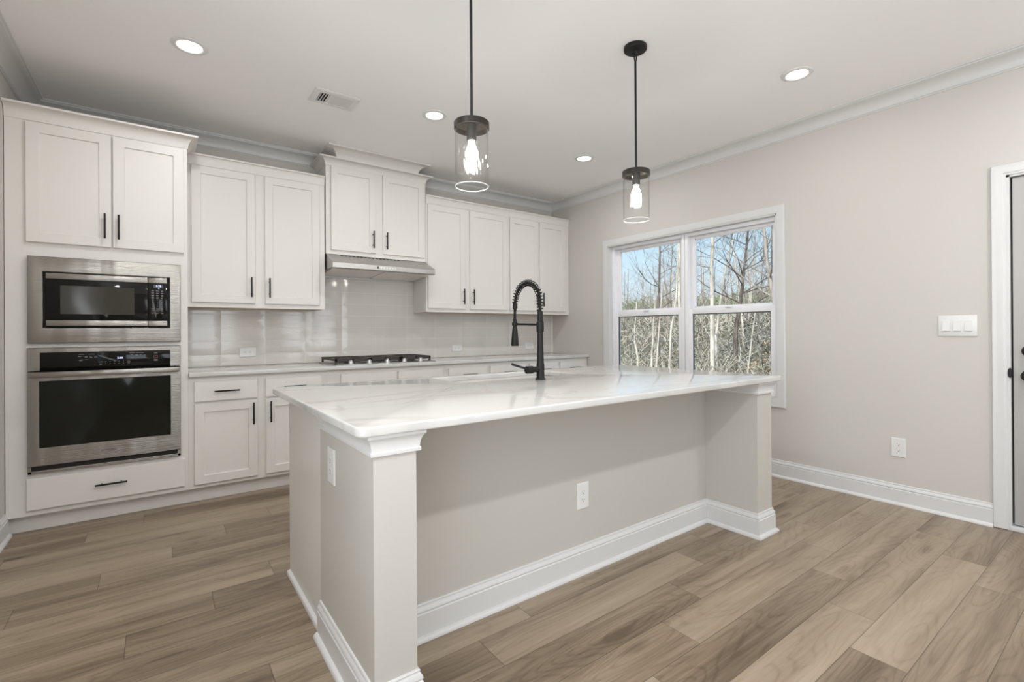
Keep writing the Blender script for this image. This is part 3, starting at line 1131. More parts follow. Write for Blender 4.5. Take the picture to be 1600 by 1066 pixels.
for (lx, lz, w) in ((-4.415, 1.060, 0.026), (-4.37, 1.060, 0.030), (-4.425, 1.046, 0.013), (-4.395, 1.046, 0.014), (-4.372, 1.047, 0.013), (-4.349, 1.047, 0.013),
                    (-4.395, 1.041, 0.012), (-4.372, 1.041, 0.012), (-4.349, 1.041, 0.015), (-4.420, 1.026, 0.024), (-4.393, 1.026, 0.015), (-4.420, 1.021, 0.014),
                    (-4.326, 1.010, 0.022), (-4.326, 0.998, 0.012), (-4.326, 0.993, 0.010), (-4.187, 1.010, 0.014), (-4.187, 0.999, 0.012),
                    (-4.170, 1.062, 0.026), (-4.130, 1.062, 0.040), (-4.172, 1.050, 0.013), (-4.147, 1.050, 0.015), (-4.125, 1.050, 0.010), (-4.104, 1.050, 0.012),
                    (-4.147, 1.044, 0.014), (-4.104, 1.044, 0.010), (-4.171, 1.034, 0.012), (-4.171, 1.028, 0.014), (-4.047, 1.058, 0.020), (-4.047, 1.050, 0.016), (-4.047, 1.016, 0.020), (-4.047, 1.008, 0.020)):
    legend(lx, lz, w, 0.0026)
for i in range(5):
    for lz in (1.011, 0.998):
        legend(-4.302 + i * 0.022, lz, 0.0035, 0.005)
lg.build('key_legends', M['print'], cp, smooth=0)
sb = MB()
for (lx, lz, w, h) in ((-4.047, 1.040, 0.022, 0.0015), (-4.047, 1.028, 0.022, 0.0015), (-4.0573, 1.034, 0.0015, 0.012), (-4.0367, 1.034, 0.0015, 0.012)):
    sb.box(lx - w / 2, lx + w / 2, -0.6442, -0.6434, lz - h / 2, lz + h / 2)
sb.build('stop_key', M['print_red'], cp, smooth=0)
dd = MB()
D = (X0, X1, 0.398, 0.964)
Wn = (-4.604, -3.969, 0.508, 0.903)
frame_ring(dd, [ins(D, 0, -0.6105), ins(D, 0, -0.644), ins(D, 0.004, -0.650), ins(Wn, -0.003, -0.650), ins(Wn, 0, -0.647), ins(Wn, 0, -0.6105)])
od = dd.build('door', M['steel'], ov)
MB().box(Wn[0] + 0.0005, Wn[1] - 0.0005, -0.6485, -0.612, Wn[2] + 0.0005, Wn[3] - 0.0005).build('window', M['oven_glass'], od, smooth=0)
hb = MB().box(X0 + 0.014, X1 - 0.010, -0.712, -0.690, 0.930, 0.963, 0.005)
for xx in (X0 + 0.030, X1 - 0.028):
    hb.box(xx - 0.012, xx + 0.012, -0.692, -0.6495, 0.936, 0.957, 0.003)
hb.build('handle', M['steel'], od)
text_mesh('brand_mark', 'SAMSUNG', 0.0165, (-4.287, -0.6505, 0.452), FACE_Y, M['logo'], od)
MB().box(X0 + 0.018, X1 - 0.018, -0.630, -0.6105, 0.372, 0.396).build('vent_slot', M['dark_gap'], ov, smooth=0)
bt = MB().box(X0, X0 + 0.016, -0.636, -0.6105, 0.356, 0.396).box(X1 - 0.016, X1, -0.636, -0.6105, 0.356, 0.396)
bt.box(X0, X1, -0.636, -0.6105, 0.354, 0.371, 0.002)
bt.build('bottom_trim', M['steel'], ov, smooth=0)

# ---- range hood
hx0, hx1 = -2.858, -1.9115
hd = thing('range_hood', (-2.385, -0.2, 1.70), 'slim stainless under cabinet range hood over the cooktop', 'range hood')
sh = MB()
pr = [(-0.0095, 1.7015), (-0.0095, 1.8730), (-0.300, 1.8730), (-0.500, 1.782), (-0.506, 1.776), (-0.506, 1.735), (-0.500, 1.729),
      (-0.470, 1.727), (-0.470, 1.740), (-0.030, 1.715), (-0.030, 1.7015)]
sh.prism(pr, hx0, hx1, lambda a, b, h: (h, a, b))
sh.build('canopy', M['steel_hood'], hd, smooth=20)
for (a, b) in ((hx0 + 0.02, -2.392), (-2.378, hx1 - 0.02)):
    f_ = MB()
    f_.add([(a, -0.440, 1.7365), (b, -0.440, 1.7365), (b, -0.045, 1.7145), (a, -0.045, 1.7145),
            (a, -0.440, 1.7300), (b, -0.440, 1.7300), (b, -0.045, 1.7075), (a, -0.045, 1.7075)],
           [(0, 1, 2, 3), (7, 6, 5, 4), (0, 4, 5, 1), (1, 5, 6, 2), (2, 6, 7, 3), (3, 7, 4, 0)])
    f_.build('grease_filter', M['filter'], hd, smooth=0)
for xx in (hx0 + 0.17, hx1 - 0.17):
    MB().lathe((xx, -0.452, 1.7265), [(0.026, 0.006), (0.028, 0.0), (0.024, -0.003), (0.001, -0.003)], 20).build('hood_lamp', M['white_plastic'], hd)
bt = MB()
for i in range(6):
    bt.lathe((-2.440 + i * 0.026, -0.506, 1.757), [(0.007, 0.0), (0.007, 0.003), (0.001, 0.0035)], 14, lambda a, b, h: (a, -h, b))
bt.build('buttons', M['knob'], hd)
MB().box(-2.478, -2.462, -0.508, -0.5058, 1.748, 1.766).build('switch', M['dark_gap'], hd, smooth=0)
vt = MB()
for i in range(16):
    xx = -2.74 + i * 0.035
    vt.add([(xx, -0.316, 1.8668), (xx + 0.022, -0.316, 1.8668), (xx + 0.022, -0.338, 1.8568), (xx, -0.338, 1.8568)], [(0, 1, 2, 3)])
vt.build('vent_slots', M['dark_gap'], hd, smooth=0, recalc=False)

# ---- gas cooktop
ck = thing('gas_cooktop', (-2.42, -0.33, 0.914), 'low gas cooktop with dark cast iron grates and five silver knobs', 'cooktop')
cx0, cx1, cy0, cy1 = -2.868, -1.958, -0.612, -0.090
MB().box(cx0, cx1, cy0, cy1, 0.9144, 0.9215, 0.003).build('tray', M['steel_hood'], ck)
gx = [(-2.850, -2.556), (-2.552, -2.274), (-2.270, -1.976)]
for (a, b) in gx:
    g = MB()
    ya, yb = -0.532, -0.108
    zt, zb_ = 0.967, 0.948
    s = 0.016
    g.box(a, b, ya, ya + s, zb_ - 0.009, zt, 0.002)
    g.box(a, b, yb - s, yb, zb_, zt, 0.002)
    g.box(a, a + s, ya, yb, zb_, zt, 0.002)
    g.box(b - s, b, ya, yb, zb_, zt, 0.002)
    xm, ym = (a + b) / 2, (ya + yb) / 2
    g.box(xm - 0.006, xm + 0.006, ya, yb, zb_, zt)
    for yy in (ya + 0.105, ym, yb - 0.105):
        g.box(a, b, yy - 0.006, yy + 0.006, zb_, zt)
    for (fx, fy) in ((a, ya), (b - s, ya), (a, yb - s), (b - s, yb - s)):
        g.box(fx, fx + s, fy, fy + s, 0.9212, zt, 0.002)
    g.build('grate', M['iron'], ck, smooth=0)
for (bx, by, r_) in ((-2.703, -0.42, 0.038), (-2.703, -0.21, 0.032), (-2.413, -0.32, 0.050), (-2.123, -0.42, 0.032), (-2.123, -0.21, 0.038)):
    MB().lathe((bx, by, 0.921), [(r_ * 1.3, 0), (r_ * 1.2, 0.006), (r_, 0.008), (r_, 0.016), (r_ * 0.6, 0.019), (0.001, 0.019)], 20).build('burner', M['iron'], ck)
for i in range(5):
    xx = -2.735 + i * 0.1585
    k_ = MB().lathe((xx, -0.574, 0.921), [(0.024, 0), (0.024, 0.006), (0.018, 0.008), (0.017, 0.026), (0.014, 0.028), (0.001, 0.028)], 22)
    k_.box(xx - 0.004, xx + 0.004, -0.594, -0.554, 0.945, 0.955, 0.0015)
    k_.build('knob', M['knob'], ck)

# ================================================================ island
PX0, PX1, QX0, QX1 = -3.522, -3.385, -1.281, -1.117
PY, BYP, KY = -3.233, -2.910, -2.654
isl = thing('kitchen_island', (-2.32, -2.6, 0.0), 'greige and white kitchen island with seating overhang', 'kitchen island')
poly = [(PX0, KY), (PX0, PY), (PX1, PY), (PX1, BYP), (QX0, BYP), (QX0, PY), (QX1, PY), (QX1, KY)]
MB().prism(poly, 0.0, 0.8838, lambda a, b, h: (a, b, h)).build('knee_wall', M['island_wall'], isl, smooth=0)['label'] = 'greige painted island wall'
path = poly[:]
MB().sweep(path, [(-o, z) for o, z in BB]).build('baseboard', M['trim'], isl, smooth=30)['label'] = 'white moulded baseboard'
TR = [(0, 0.818), (0.011, 0.818), (0.012, 0.822), (0.012, 0.828), (0.009, 0.831), (0.009, 0.838), (0.011, 0.850), (0.015, 0.861), (0.020, 0.870),
      (0.024, 0.873), (0.024, 0.8838), (0, 0.8838)]
MB().sweep(path, [(-o, z) for o, z in TR]).build('crown_moulding', M['trim'], isl, smooth=30)['label'] = 'white moulding under the countertop'
cb = MB()
cy = -2.050
cb.box(-3.512, -3.490, KY, cy, 0.0, 0.8838)
cb.box(-1.148, -1.126, KY, cy, 0.0, 0.8838)
cb.box(-3.490, -1.148, cy - 0.02, cy, 0.105, 0.8838)
cb.box(-3.490, -1.148, KY + 0.001, cy - 0.02, 0.105, 0.12)
cb.box(-3.490, -1.148, cy - 0.085, cy - 0.07, 0.0, 0.105)
cb.build('cabinet_body', M['cabinet'], isl, smooth=0)['label'] = 'white cabinet side panel'
SHOE = [(0, 0), (0.016, 0), (0.016, 0.006), (0.013, 0.013), (0.007, 0.017), (0, 0.018)]
MB().sweep([(-3.512, cy), (-3.512, KY)], [(-o, z) for o, z in SHOE]).build('shoe_moulding', M['trim'], isl, smooth=30)
# kitchen-side doors of the island (turned away from the viewpoint)
for (a, b, nm) in ((-3.47, -3.0, 'door'), (-2.97, -2.33, 'door'), (-2.31, -1.68, 'door'), (-1.65, -1.17, 'door')):
    MB().box(a, b, cy, cy + 0.02, 0.14, 0.85, 0.0025).build(nm, M['cabinet'], isl)

# ---- sink
sk = thing('sink', (-2.315, -2.23, 0.68), 'undermount stainless steel sink set in the island top', 'sink')
bsn = MB()


def rr_ring(x0, x1, y0, y1, r_, z):
    return [(p[0], p[1], z) for p in rrect(x0, x1, y0, y1, r_, 5)]


rings = [rr_ring(SX0 - 0.02, SX1 + 0.02, SY0 - 0.02, SY1 + 0.02, 0.03, 0.8832), rr_ring(SX0 - 0.004, SX1 + 0.004, SY0 - 0.004, SY1 + 0.004, 0.022, 0.8832),
         rr_ring(SX0 + 0.004, SX1 - 0.004, SY0 + 0.004, SY1 - 0.004, 0.025, 0.70), rr_ring(SX0 + 0.03, SX1 - 0.03, SY0 + 0.03, SY1 - 0.03, 0.03, 0.685)]
n_ = len(rings[0])
vs = [p for r_ in rings for p in r_]
fs = []
for i in range(3):
    for s in range(n_):
        t = (s + 1) % n_
        fs.append((i * n_ + s, i * n_ + t, (i + 1) * n_ + t, (i + 1) * n_ + s))
fs.append(tuple(3 * n_ + s for s in range(n_)))
bsn.add(vs, fs)
bo = bsn.build('basin', M['steel_sink'], sk, recalc=False)
MB().lathe((-2.315, -2.23, 0.6852), [(0.045, 0), (0.045, 0.003), (0.030, 0.003), (0.026, -0.001), (0.001, -0.001)], 24).build('drain', M['steel_sink'], sk)

# ---- spring faucet
fx, fy = -2.292, -2.522
fa = thing('kitchen_faucet', (fx, fy, 0.914), 'tall matte black spring faucet on the island countertop', 'faucet')
MB().lathe((fx, fy, 0.9142), [(0.030, 0), (0.030, 0.006), (0.025, 0.008), (0.0225, 0.012), (0.0225, 0.085), (0.020, 0.095), (0.0175, 0.20),
                              (0.0168, 0.265), (0.0205, 0.268), (0.0215, 0.29), (0.0205, 0.325), (0.0165, 0.328), (0.0155, 0.385), (0.010, 0.388)], 28).build('post', M['black'], fa)
lv = MB()
lv.tube([(fx - 0.010, fy, 0.972), (fx - 0.058, fy, 0.972)], 0.0165, 20)
lv.tube([(fx - 0.058, fy, 0.972), (fx - 0.062, fy, 0.972), (fx - 0.100, fy, 0.972)], [0.0205, 0.0215, 0.0205], 24)
lv.tube([(fx - 0.094, fy, 0.978), (fx - 0.130, fy + 0.02, 0.990), (fx - 0.172, fy + 0.042, 1.006)], [0.0065, 0.006, 0.007], 12)
lv.build('lever_handle', M['black'], fa)
# hose path: up the post, over the arch, down to the spray head
ax, r_ = 0.118, 0.118
zc = 1.352
hose = [(fx, fy, 1.298), (fx, fy, 1.325)]
for i in range(21):
    a = math.pi - math.pi * i / 20
    hose.append((fx, fy + ax + ax * math.cos(a), zc + r_ * math.sin(a)))
hose += [(fx, fy + 0.238, 1.300), (fx, fy + 0.241, 1.250), (fx, fy + 0.240, 1.212)]
MB().tube(hose, 0.0085, 14).build('hose', M['black'], fa)
# spring coil along the arch
pts = [Vector(p) for p in hose[:23]]
cum = [0.0]
for a, b in zip(pts, pts[1:]):
    cum.append(cum[-1] + (b - a).length)


def along(s):
    for i in range(len(pts) - 1):
        if s <= cum[i + 1]:
            t = (s - cum[i]) / max(1e-9, cum[i + 1] - cum[i])
            return pts[i].lerp(pts[i + 1], t), (pts[i + 1] - pts[i]).normalized()
    return pts[-1], (pts[-1] - pts[-2]).normalized()


coil = []
turns = 24
for i in range(turns * 14 + 1):
    s = cum[-1] * i / (turns * 14)
    p, t = along(s)
    u_ = Vector((1, 0, 0))
    w = t.cross(u_)
    a = 2 * math.pi * i / 14
    coil.append(p + (u_ * math.cos(a) + w * math.sin(a)) * 0.0172)
MB().tube(coil, 0.0029, 6).build('spring', M['black'], fa)
sp = MB()
hy = fy + 0.2385
sp.tube([(fx, fy + 0.236, 1.356), (fx, fy + 0.237, 1.325)], [0.0135, 0.0155], 18)
sp.tube([(fx, fy + 0.237, 1.325), (fx, fy + 0.238, 1.318)], [0.012, 0.010], 18)
sp.build('spring_collar', M['black'], fa)
MB().lathe((fx, fy + 0.240, 1.098), [(0.001, 0), (0.0225, 0.0), (0.0235, 0.004), (0.019, 0.07), (0.0145, 0.112), (0.0125, 0.116), (0.0125, 0.122),
                                     (0.0175, 0.124), (0.0175, 0.142), (0.0125, 0.144), (0.0120, 0.160), (0.0090, 0.163)], 24).build('spray_head', M['black'], fa)
MB().tube([(fx, fy, 1.2235), (fx, fy + 0.240, 1.2300)], 0.0062, 12).build('holder_arm', M['black'], fa)


# ================================================================ outlets and switch
def outlet(pos, normal, horizontal, label, group):
    """Duplex outlet; pos is the plate centre on the wall face; normal is 'y', 'x' or 'X' for the faces -y, -x."""
    W_, H_ = (0.122, 0.078) if horizontal else (0.080, 0.128)
    if normal == 'y':
        mp = lambda a, b, h: (pos[0] + a, pos[1] - h, pos[2] + b)
    else:
        mp = lambda a, b, h: (pos[0] - h, pos[1] - a, pos[2] + b)
    t = thing('wall_outlet', pos, label, 'outlet', group)

    def plate(w, h, h0, h1, bev):
        m_ = MB()
        a = [(-w / 2, -h / 2), (w / 2, -h / 2), (w / 2, h / 2), (-w / 2, h / 2)]
        b = [(x * (1 - 2 * bev / w), y * (1 - 2 * bev / h)) for x, y in a]
        vs = [mp(x, y, h0) for x, y in a] + [mp(x, y, h1 - bev * 0.5) for x, y in a] + [mp(x, y, h1) for x, y in b]
        fs = [(0, 1, 2, 3), (8, 9, 10, 11)]
        for i in range(2):
            for s in range(4):
                fs.append((i * 4 + s, i * 4 + (s + 1) % 4, (i + 1) * 4 + (s + 1) % 4, (i + 1) * 4 + s))
        return m_.add(vs, fs)
    plate(W_, H_, 0.0003, 0.0065, 0.004).build('cover_plate', M['white_plastic'], t, smooth=0)
    for s in (-1, 1):
        c = (s * 0.0195, 0) if horizontal else (0, s * 0.0195)

        def loc(a, b):
            return (c[0] + b, c[1] + a) if horizontal else (c[0] + a, c[1] + b)
        r_ = MB()
        ring = []
        for i in range(24):
            t_ = 2 * math.pi * i / 24
            ring.append(loc(max(-0.0155, min(0.0155, 0.0172 * math.cos(t_))), 0.0150 * math.sin(t_)))
        r_.prism(ring, 0.0062, 0.0076, mp)
        ro = r_.build('receptacle', M['white_plastic'], t, smooth=0)
        q = MB()
        for (a, b, w, h) in ((-0.0062, 0.003, 0.0022, 0.0085), (0.0062, 0.003, 0.0022, 0.0070)):
            q.prism([loc(a - w / 2, b - h / 2), loc(a + w / 2, b - h / 2), loc(a + w / 2, b + h / 2), loc(a - w / 2, b + h / 2)], 0.0074, 0.00775, mp)
        q.prism([loc(0.0026 * math.cos(i * math.pi / 6), -0.0070 + 0.0026 * math.sin(i * math.pi / 6)) for i in range(12)], 0.0074, 0.00775, mp)
        q.build('slots', M['slot'], ro, smooth=0)
    MB().prism([(0.003 * math.cos(i * math.pi / 5), 0.003 * math.sin(i * math.pi / 5)) for i in range(10)], 0.0062, 0.0072, mp).build('screw', M['white_plastic'], t, smooth=0)
    return t


GB = 'outlets on the tile backsplash'
outlet((-3.423, -0.0085, 1.024), 'y', True, 'white outlet on the backsplash between the oven cabinet and the cooktop', GB)
outlet((-1.394, -0.0085, 1.011), 'y', True, 'white outlet on the backsplash just right of the cooktop', GB)
outlet((-0.383, -0.0085, 1.011), 'y', True, 'white outlet on the backsplash in the corner right of the faucet spout', GB)
outlet((-2.350, BYP, 0.375), 'y', False, 'white outlet on the island wall under the overhang', 'outlets on the island')
outlet((PX0, -2.815, 0.700), 'x', False, 'white outlet on the end of the island near the corner post', 'outlets on the island')
outlet((0.0, -3.541, 0.386), 'x', False, 'white outlet low on the wall below the light switches', 'outlets on the window wall')

sw = thing('light_switch', (0, -3.843, 1.204), 'white three gang rocker switch plate beside the door', 'light switch')
b_ = MB().box(-0.007, -0.0003, -3.935, -3.752, 1.139, 1.270, 0.003)
b_.build('cover_plate', M['white_plastic'], sw)
for i in range(3):
    yc = -3.843 + (i - 1) * 0.0525
    q = MB()
    w = 0.0175
    q.add([(-0.0071, yc - w, 1.170), (-0.0071, yc + w, 1.170), (-0.0071, yc + w, 1.238), (-0.0071, yc - w, 1.238),
           (-0.0135, yc - w, 1.173), (-0.0135, yc + w, 1.173), (-0.0085, yc + w, 1.237), (-0.0085, yc - w, 1.237)],
          [(3, 2, 1, 0), (4, 5, 6, 7), (0, 1, 5, 4), (1, 2, 6, 5), (2, 3, 7, 6), (3, 0, 4, 7)])
    q.build('rocker', M['white_plastic'], sw, smooth=0)
    for zz in (1.157, 1.252):
        s_ = MB().lathe((-0.007, yc, zz), [(0.0032, -0.0003), (0.0032, 0.0008), (0.001, 0.0010)], 12, lambda a, b, h: (-h, a, b))
        s_.build('screw', M['white_plastic'], sw)


# ================================================================ lights
def can(x, y, label, row):
    t = thing('recessed_light', (x, y, H), label, 'ceiling light', 'recessed ceiling lights')
    MB().lathe((x, y, H), [(0.060, -0.0006), (0.090, -0.0006), (0.089, -0.004), (0.082, -0.008), (0.066, -0.010), (0.060, -0.006)], 40, closed=True).build('trim_ring', M['white_plastic'], t)
    MB().lathe((x, y, H), [(0.0605, -0.0008), (0.0605, -0.0055), (0.001, -0.0060)], 40).build('lens', M['lens'], t)
    a = area('downlight', (x, y, H - 0.0125), (0, 0, -1), 0.12, 0.12, CAN_POWER[row], CAN_COLOR, 'DISK')
    attach(a, t)
    return t


can(-3.884, -1.392, 'round recessed ceiling light in front of the oven cabinet, left of the vent', 'front')
can(-2.376, -1.412, 'round recessed ceiling light between the ceiling vent and the near pendant', 'front')
can(-0.834, -1.420, 'round recessed ceiling light nearest the cabinet corner, beside the far pendant', 'front')
can(-0.789, -3.250, 'round recessed ceiling light at the right, above the window wall', 'right')
can(-3.884, -3.250, 'round recessed ceiling light left of the island, above the frame', 'middle')
can(-3.884, -4.90, 'round recessed ceiling light behind the viewpoint, left of three', 'back')
can(-2.376, -4.90, 'round recessed ceiling light behind the viewpoint, middle of three', 'back')
can(-0.834, -4.90, 'round recessed ceiling light behind the viewpoint, right of three', 'back')

# air register
vt = thing('ceiling_vent', (-3.045, -1.226, H), 'white rectangular air vent in the ceiling above the hood cabinet', 'vent')
vx0, vx1, vy0, vy1 = -3.195, -2.895, -1.336, -1.118
g = MB()
fr = [(vx0, vx1, vy0, vy1, H - 0.0005), (vx0, vx1, vy0, vy1, H - 0.004), (vx0 + 0.012, vx1 - 0.012, vy0 + 0.012, vy1 - 0.012, H - 0.010),
      (vx0 + 0.040, vx1 - 0.040, vy0 + 0.040, vy1 - 0.040, H - 0.010), (vx0 + 0.040, vx1 - 0.040, vy0 + 0.040, vy1 - 0.040, H - 0.0005)]
vs = []
fs = []
for (a, b, c, d, z) in fr:
    vs += [(a, c, z), (b, c, z), (b, d, z), (a, d, z)]
for i in range(4):
    for s in range(4):
        fs.append((i * 4 + s, i * 4 + (s + 1) % 4, (i + 1) * 4 + (s + 1) % 4, (i + 1) * 4 + s))
g.add(vs, fs).build('frame', M['white_plastic'], vt, smooth=0)
MB().box(vx0 + 0.040, vx1 - 0.040, vy0 + 0.040, vy1 - 0.040, H - 0.002, H - 0.0008).build('backing', M['dark_gap'], vt, smooth=0)
for k in range(13):
    xx = vx0 + 0.048 + k * 0.0170
    lean = 0.006 if k < 4 else -0.008
    l_ = MB()
    l_.add([(xx + lean, vy0 + 0.041, H - 0.0022), (xx + lean + 0.0012, vy0 + 0.041, H - 0.0022), (xx - lean + 0.0012, vy0 + 0.041, H - 0.0105), (xx - lean, vy0 + 0.041, H - 0.0105),
            (xx + lean, vy1 - 0.041, H - 0.0022), (xx + lean + 0.0012, vy1 - 0.041, H - 0.0022), (xx - lean + 0.0012, vy1 - 0.041, H - 0.0105), (xx - lean, vy1 - 0.041, H - 0.0105)],
           [(0, 1, 2, 3), (7, 6, 5, 4), (0, 4, 5, 1), (1, 5, 6, 2), (2, 6, 7, 3), (3, 7, 4, 0)])
    l_.build('louver', M['white_plastic'], vt, smooth=0)


# pendants
def pendant(x, y, label):
    zt = 2.062                                     # underside of the cap
    t = thing('pendant_light', (x, y, H), label, 'pendant light', 'pendant lights over the island')
    MB().lathe((x, y, H), [(0.064, -0.0006), (0.064, -0.018), (0.060, -0.023), (0.012, -0.026), (0.010, -0.038), (0.005, -0.044), (0.001, -0.044)], 36).build('canopy', M['black'], t)
    lp = []
    for i in range(17):
        a = 2 * math.pi * i / 16
        lp.append((x + 0.009 * math.sin(a), y, H - 0.062 + 0.020 * math.cos(a)))
    lk = MB().tube(lp, 0.0038, 8, ref=(0, 1, 0))
    lk.build('hanging_link', M['black'], t)
    MB().tube([(x, y, H - 0.080), (x, y, zt + 0.03)], 0.0062, 14).build('rod', M['black'], t)
    MB().lathe((x, y, zt), [(0.001, 0.034), (0.010, 0.034), (0.014, 0.030), (0.074, 0.029), (0.0765, 0.026), (0.0765, 0.0), (0.0745, 0.0), (0.0735, 0.022), (0.001, 0.022)], 44).build('cap', M['bronze'], t)
    so = MB().lathe((x, y, zt), [(0.001, 0.021), (0.0215, 0.021), (0.0215, -0.045), (0.019, -0.052), (0.001, -0.052)], 28).build('socket', M['bronze'], t)
    bu = MB().lathe((x, y, zt - 0.052), [(0.012, 0.001), (0.0125, -0.012), (0.020, -0.030), (0.027, -0.050), (0.0275, -0.062), (0.022, -0.080), (0.012, -0.091), (0.001, -0.094)], 28)
    bu.build('bulb', M['bulb'], t)
    sh = MB().lathe((x, y, zt), [(0.0725, 0.018), (0.0725, -0.2485), (0.0700, -0.2485), (0.0700, 0.018)], 56, closed=True)
    sh.build('glass_shade', M['shade'], t)
    rm = MB().lathe((x, y, zt - 0.2490), [(0.0730, 0.0016), (0.0738, 0.0), (0.0730, -0.0018), (0.0695, -0.0018), (0.0688, 0.0), (0.0695, 0.0016)], 56, closed=True)
    rm.build('glass_rim', M['shade_edge'], t)
    return t


pendant(-2.935, -2.842, 'black rod pendant with clear glass shade, the nearer one left of the faucet')
pendant(-1.845, -2.842, 'black rod pendant with clear glass shade, the farther one before the window')

# ================================================================ woods outside
CX, CY = -4.0296, -4.6193


def ground_z(x, y):
    s = max(0.0, x - 9.0)
    z = -1.3 + 0.140 * s - 0.00040 * s * s
    z += 0.35 * mnoise.noise(Vector((x * 0.10, y * 0.10, 0.3))) * min(1.0, s / 6)
    z += 0.8 * mnoise.noise(Vector((x * 0.03, y * 0.045, 2.3))) * min(1.0, s / 20)
    return z


gm = MB()
nx, ny = 60, 60
for i in range(nx + 1):
    for j in range(ny + 1):
        x = 0.3 + 94.7 * (i / nx) ** 1.4
        y = -30 + 130 * j / ny
        gm.v.append((x, y, ground_z(x, y)))
for i in range(nx):
    for j in range(ny):
        a = i * (ny + 1) + j
        gm.f.append((a, a + ny + 1, a + ny + 2, a + 1))
tag(gm.build('ground', M['ground'], smooth=60), 'leaf covered hillside rising behind the window', 'ground', kind='structure')


def branch(mb, p, d, L, r, depth, rnd, sides=5, gravity=0.05, spread=0.75, wig=0.16):
    n = 4 if depth > 1 else 3
    pts = [p.copy()]
    dd_ = d.normalized()
    for i in range(n):
        dd_ = (dd_ + Vector((rnd.uniform(-wig, wig), rnd.uniform(-wig, wig), rnd.uniform(-wig, wig) + gravity))).normalized()
        pts.append(pts[-1] + dd_ * L / n)
    rads = [r * (1 - 0.62 * i / n) for i in range(n + 1)]
    mb.tube(pts, rads, sides if r > 0.02 else 3, cap=False)
    if depth <= 0:
        return
    kids = 4 if depth > 1 else 3
    for k in range(kids):
        i = rnd.randint(1, n) if k else n
        ax = Vector((rnd.uniform(-1, 1), rnd.uniform(-1, 1), rnd.uniform(-0.2, 0.9)))
        nd = (dd_ * (1 - spread * 0.45) + ax.normalized() * spread).normalized()
        branch(mb, pts[i], nd, L * rnd.uniform(0.50, 0.78), max(0.004, rads[i] * rnd.uniform(0.50, 0.72)), depth - 1, rnd, sides, gravity, spread, wig)


def tree(x, y, trunk, r0, mat, label, group=None, limbs=8, depth=2, limb_from=0.4, seed=1, limb_len=2.0, name='bare_tree', gravity=0.05):
    """trunk: [(dx, dy, height above ground)] centre line, tapering; limbs spring from its upper part."""
    rnd = random.Random(seed)
    z0 = ground_z(x, y) - 0.15
    pts = [Vector((x + a, y + b, z0 + h)) for a, b, h in trunk]
    # refine with a little wobble
    fine = []
    for a, b in zip(pts, pts[1:]):
        for k in range(4):
            q = a.lerp(b, k / 4)
            fine.append(q + Vector((rnd.uniform(-1, 1), rnd.uniform(-1, 1), 0)) * r0 * 0.25)
    fine.append(pts[-1])
    n = len(fine)
    rads = [r0 * (1 - 0.70 * (i / (n - 1))) for i in range(n)]
    t = thing(name, (x, y, z0 + 0.15), label, 'tree', group)
    MB().tube(fine, rads, 8, cap=False).build('trunk', mat[0], t, smooth=60, recalc=False)
    br = MB()
    for k in range(limbs):
        f_ = limb_from + (1 - limb_from) * (k + rnd.random() * 0.6) / limbs
        i = min(n - 1, int(f_ * (n - 1)))
        a = rnd.uniform(0, 2 * math.pi)
        d = Vector((math.cos(a), math.sin(a), rnd.uniform(0.25, 0.9)))
        branch(br, fine[i], d, limb_len * rnd.uniform(0.6, 1.15) * (1.25 - 0.6 * f_), rads[i] * 0.42, depth, rnd, gravity=gravity)
    br.build('branches', mat[1], t, smooth=0, recalc=False)
    return t


def on_ray(px, dist):
    """Ground position seen through window column px at a given distance beyond the wall (site survey)."""
    k = (px - 800) / 751.46
    d = fw + rt * k
    s = (dist - CX) / d.x
    return CX + d.x * s, CY + d.y * s


W2, D2, G2 = (M['bark_white'], M['bark_grey']), (M['bark_dark'], M['bark_dark']), (M['bark_grey'], M['bark_grey'])
x, y = on_ray(1113, 10.0)
tree(x, y, [(0, 0, 0), (0, 0, 3), (0.02, 0.0, 6), (0.1, 0.05, 11)], 0.085, W2, 'straight thick white trunk left of centre in the right window', None, 7, 2, 0.55, 11, 2.2)
x, y = on_ray(1146, 11.0)
tree(x, y, [(0, 0, 0), (0.05, -0.05, 2.4), (0.1, -0.22, 3.6), (0.15, -0.3, 4.6), (0.1, -0.6, 6.8)], 0.085, D2, 'dark spreading tree filling the upper right window', None, 15, 3, 0.42, 23, 2.5, gravity=0.02)
x, y = on_ray(1121, 13.0)
tree(x, y, [(0, 0, 0), (0.05, 0.1, 2), (0.1, -0.1, 3.5), (0.3, -0.55, 6.5)], 0.070, W2, 'slim crooked white tree just right of the thick white trunk', None, 6, 2, 0.5, 5, 1.5)
x, y = on_ray(1161, 8.5)
tree(x, y, [(0, 0, 0), (0.05, -0.1, 1.6), (0.1, -0.32, 3.4)], 0.028, W2, 'thin pale sapling leaning right, low in the right window', None, 5, 1, 0.4, 8, 0.9)
x, y = on_ray(1216, 9.0)
tree(x, y, [(0, 0, 0), (0, 0.08, 3), (-0.1, 0.28, 5.0), (-0.1, 0.5, 7)], 0.080, G2, 'grey tree at the right edge of the right window', None, 10, 3, 0.45, 31, 2.0)
x, y = on_ray(1200, 14.0)
tree(x, y, [(0, 0, 0), (0, -0.2, 2.5), (0.1, -0.6, 5.0)], 0.045, W2, 'thin leaning white tree near the right jamb', None, 5, 2, 0.5, 41, 1.3)
x, y = on_ray(1062, 9.5)
tree(x, y, [(0, 0, 0), (0, 0, 3), (0, 0.02, 6), (0.1, 0.05, 10)], 0.075, W2, 'straight white trunk beside the mullion in the left window', None, 6, 2, 0.6, 52, 1.8)
x, y = on_ray(1030, 12.0)
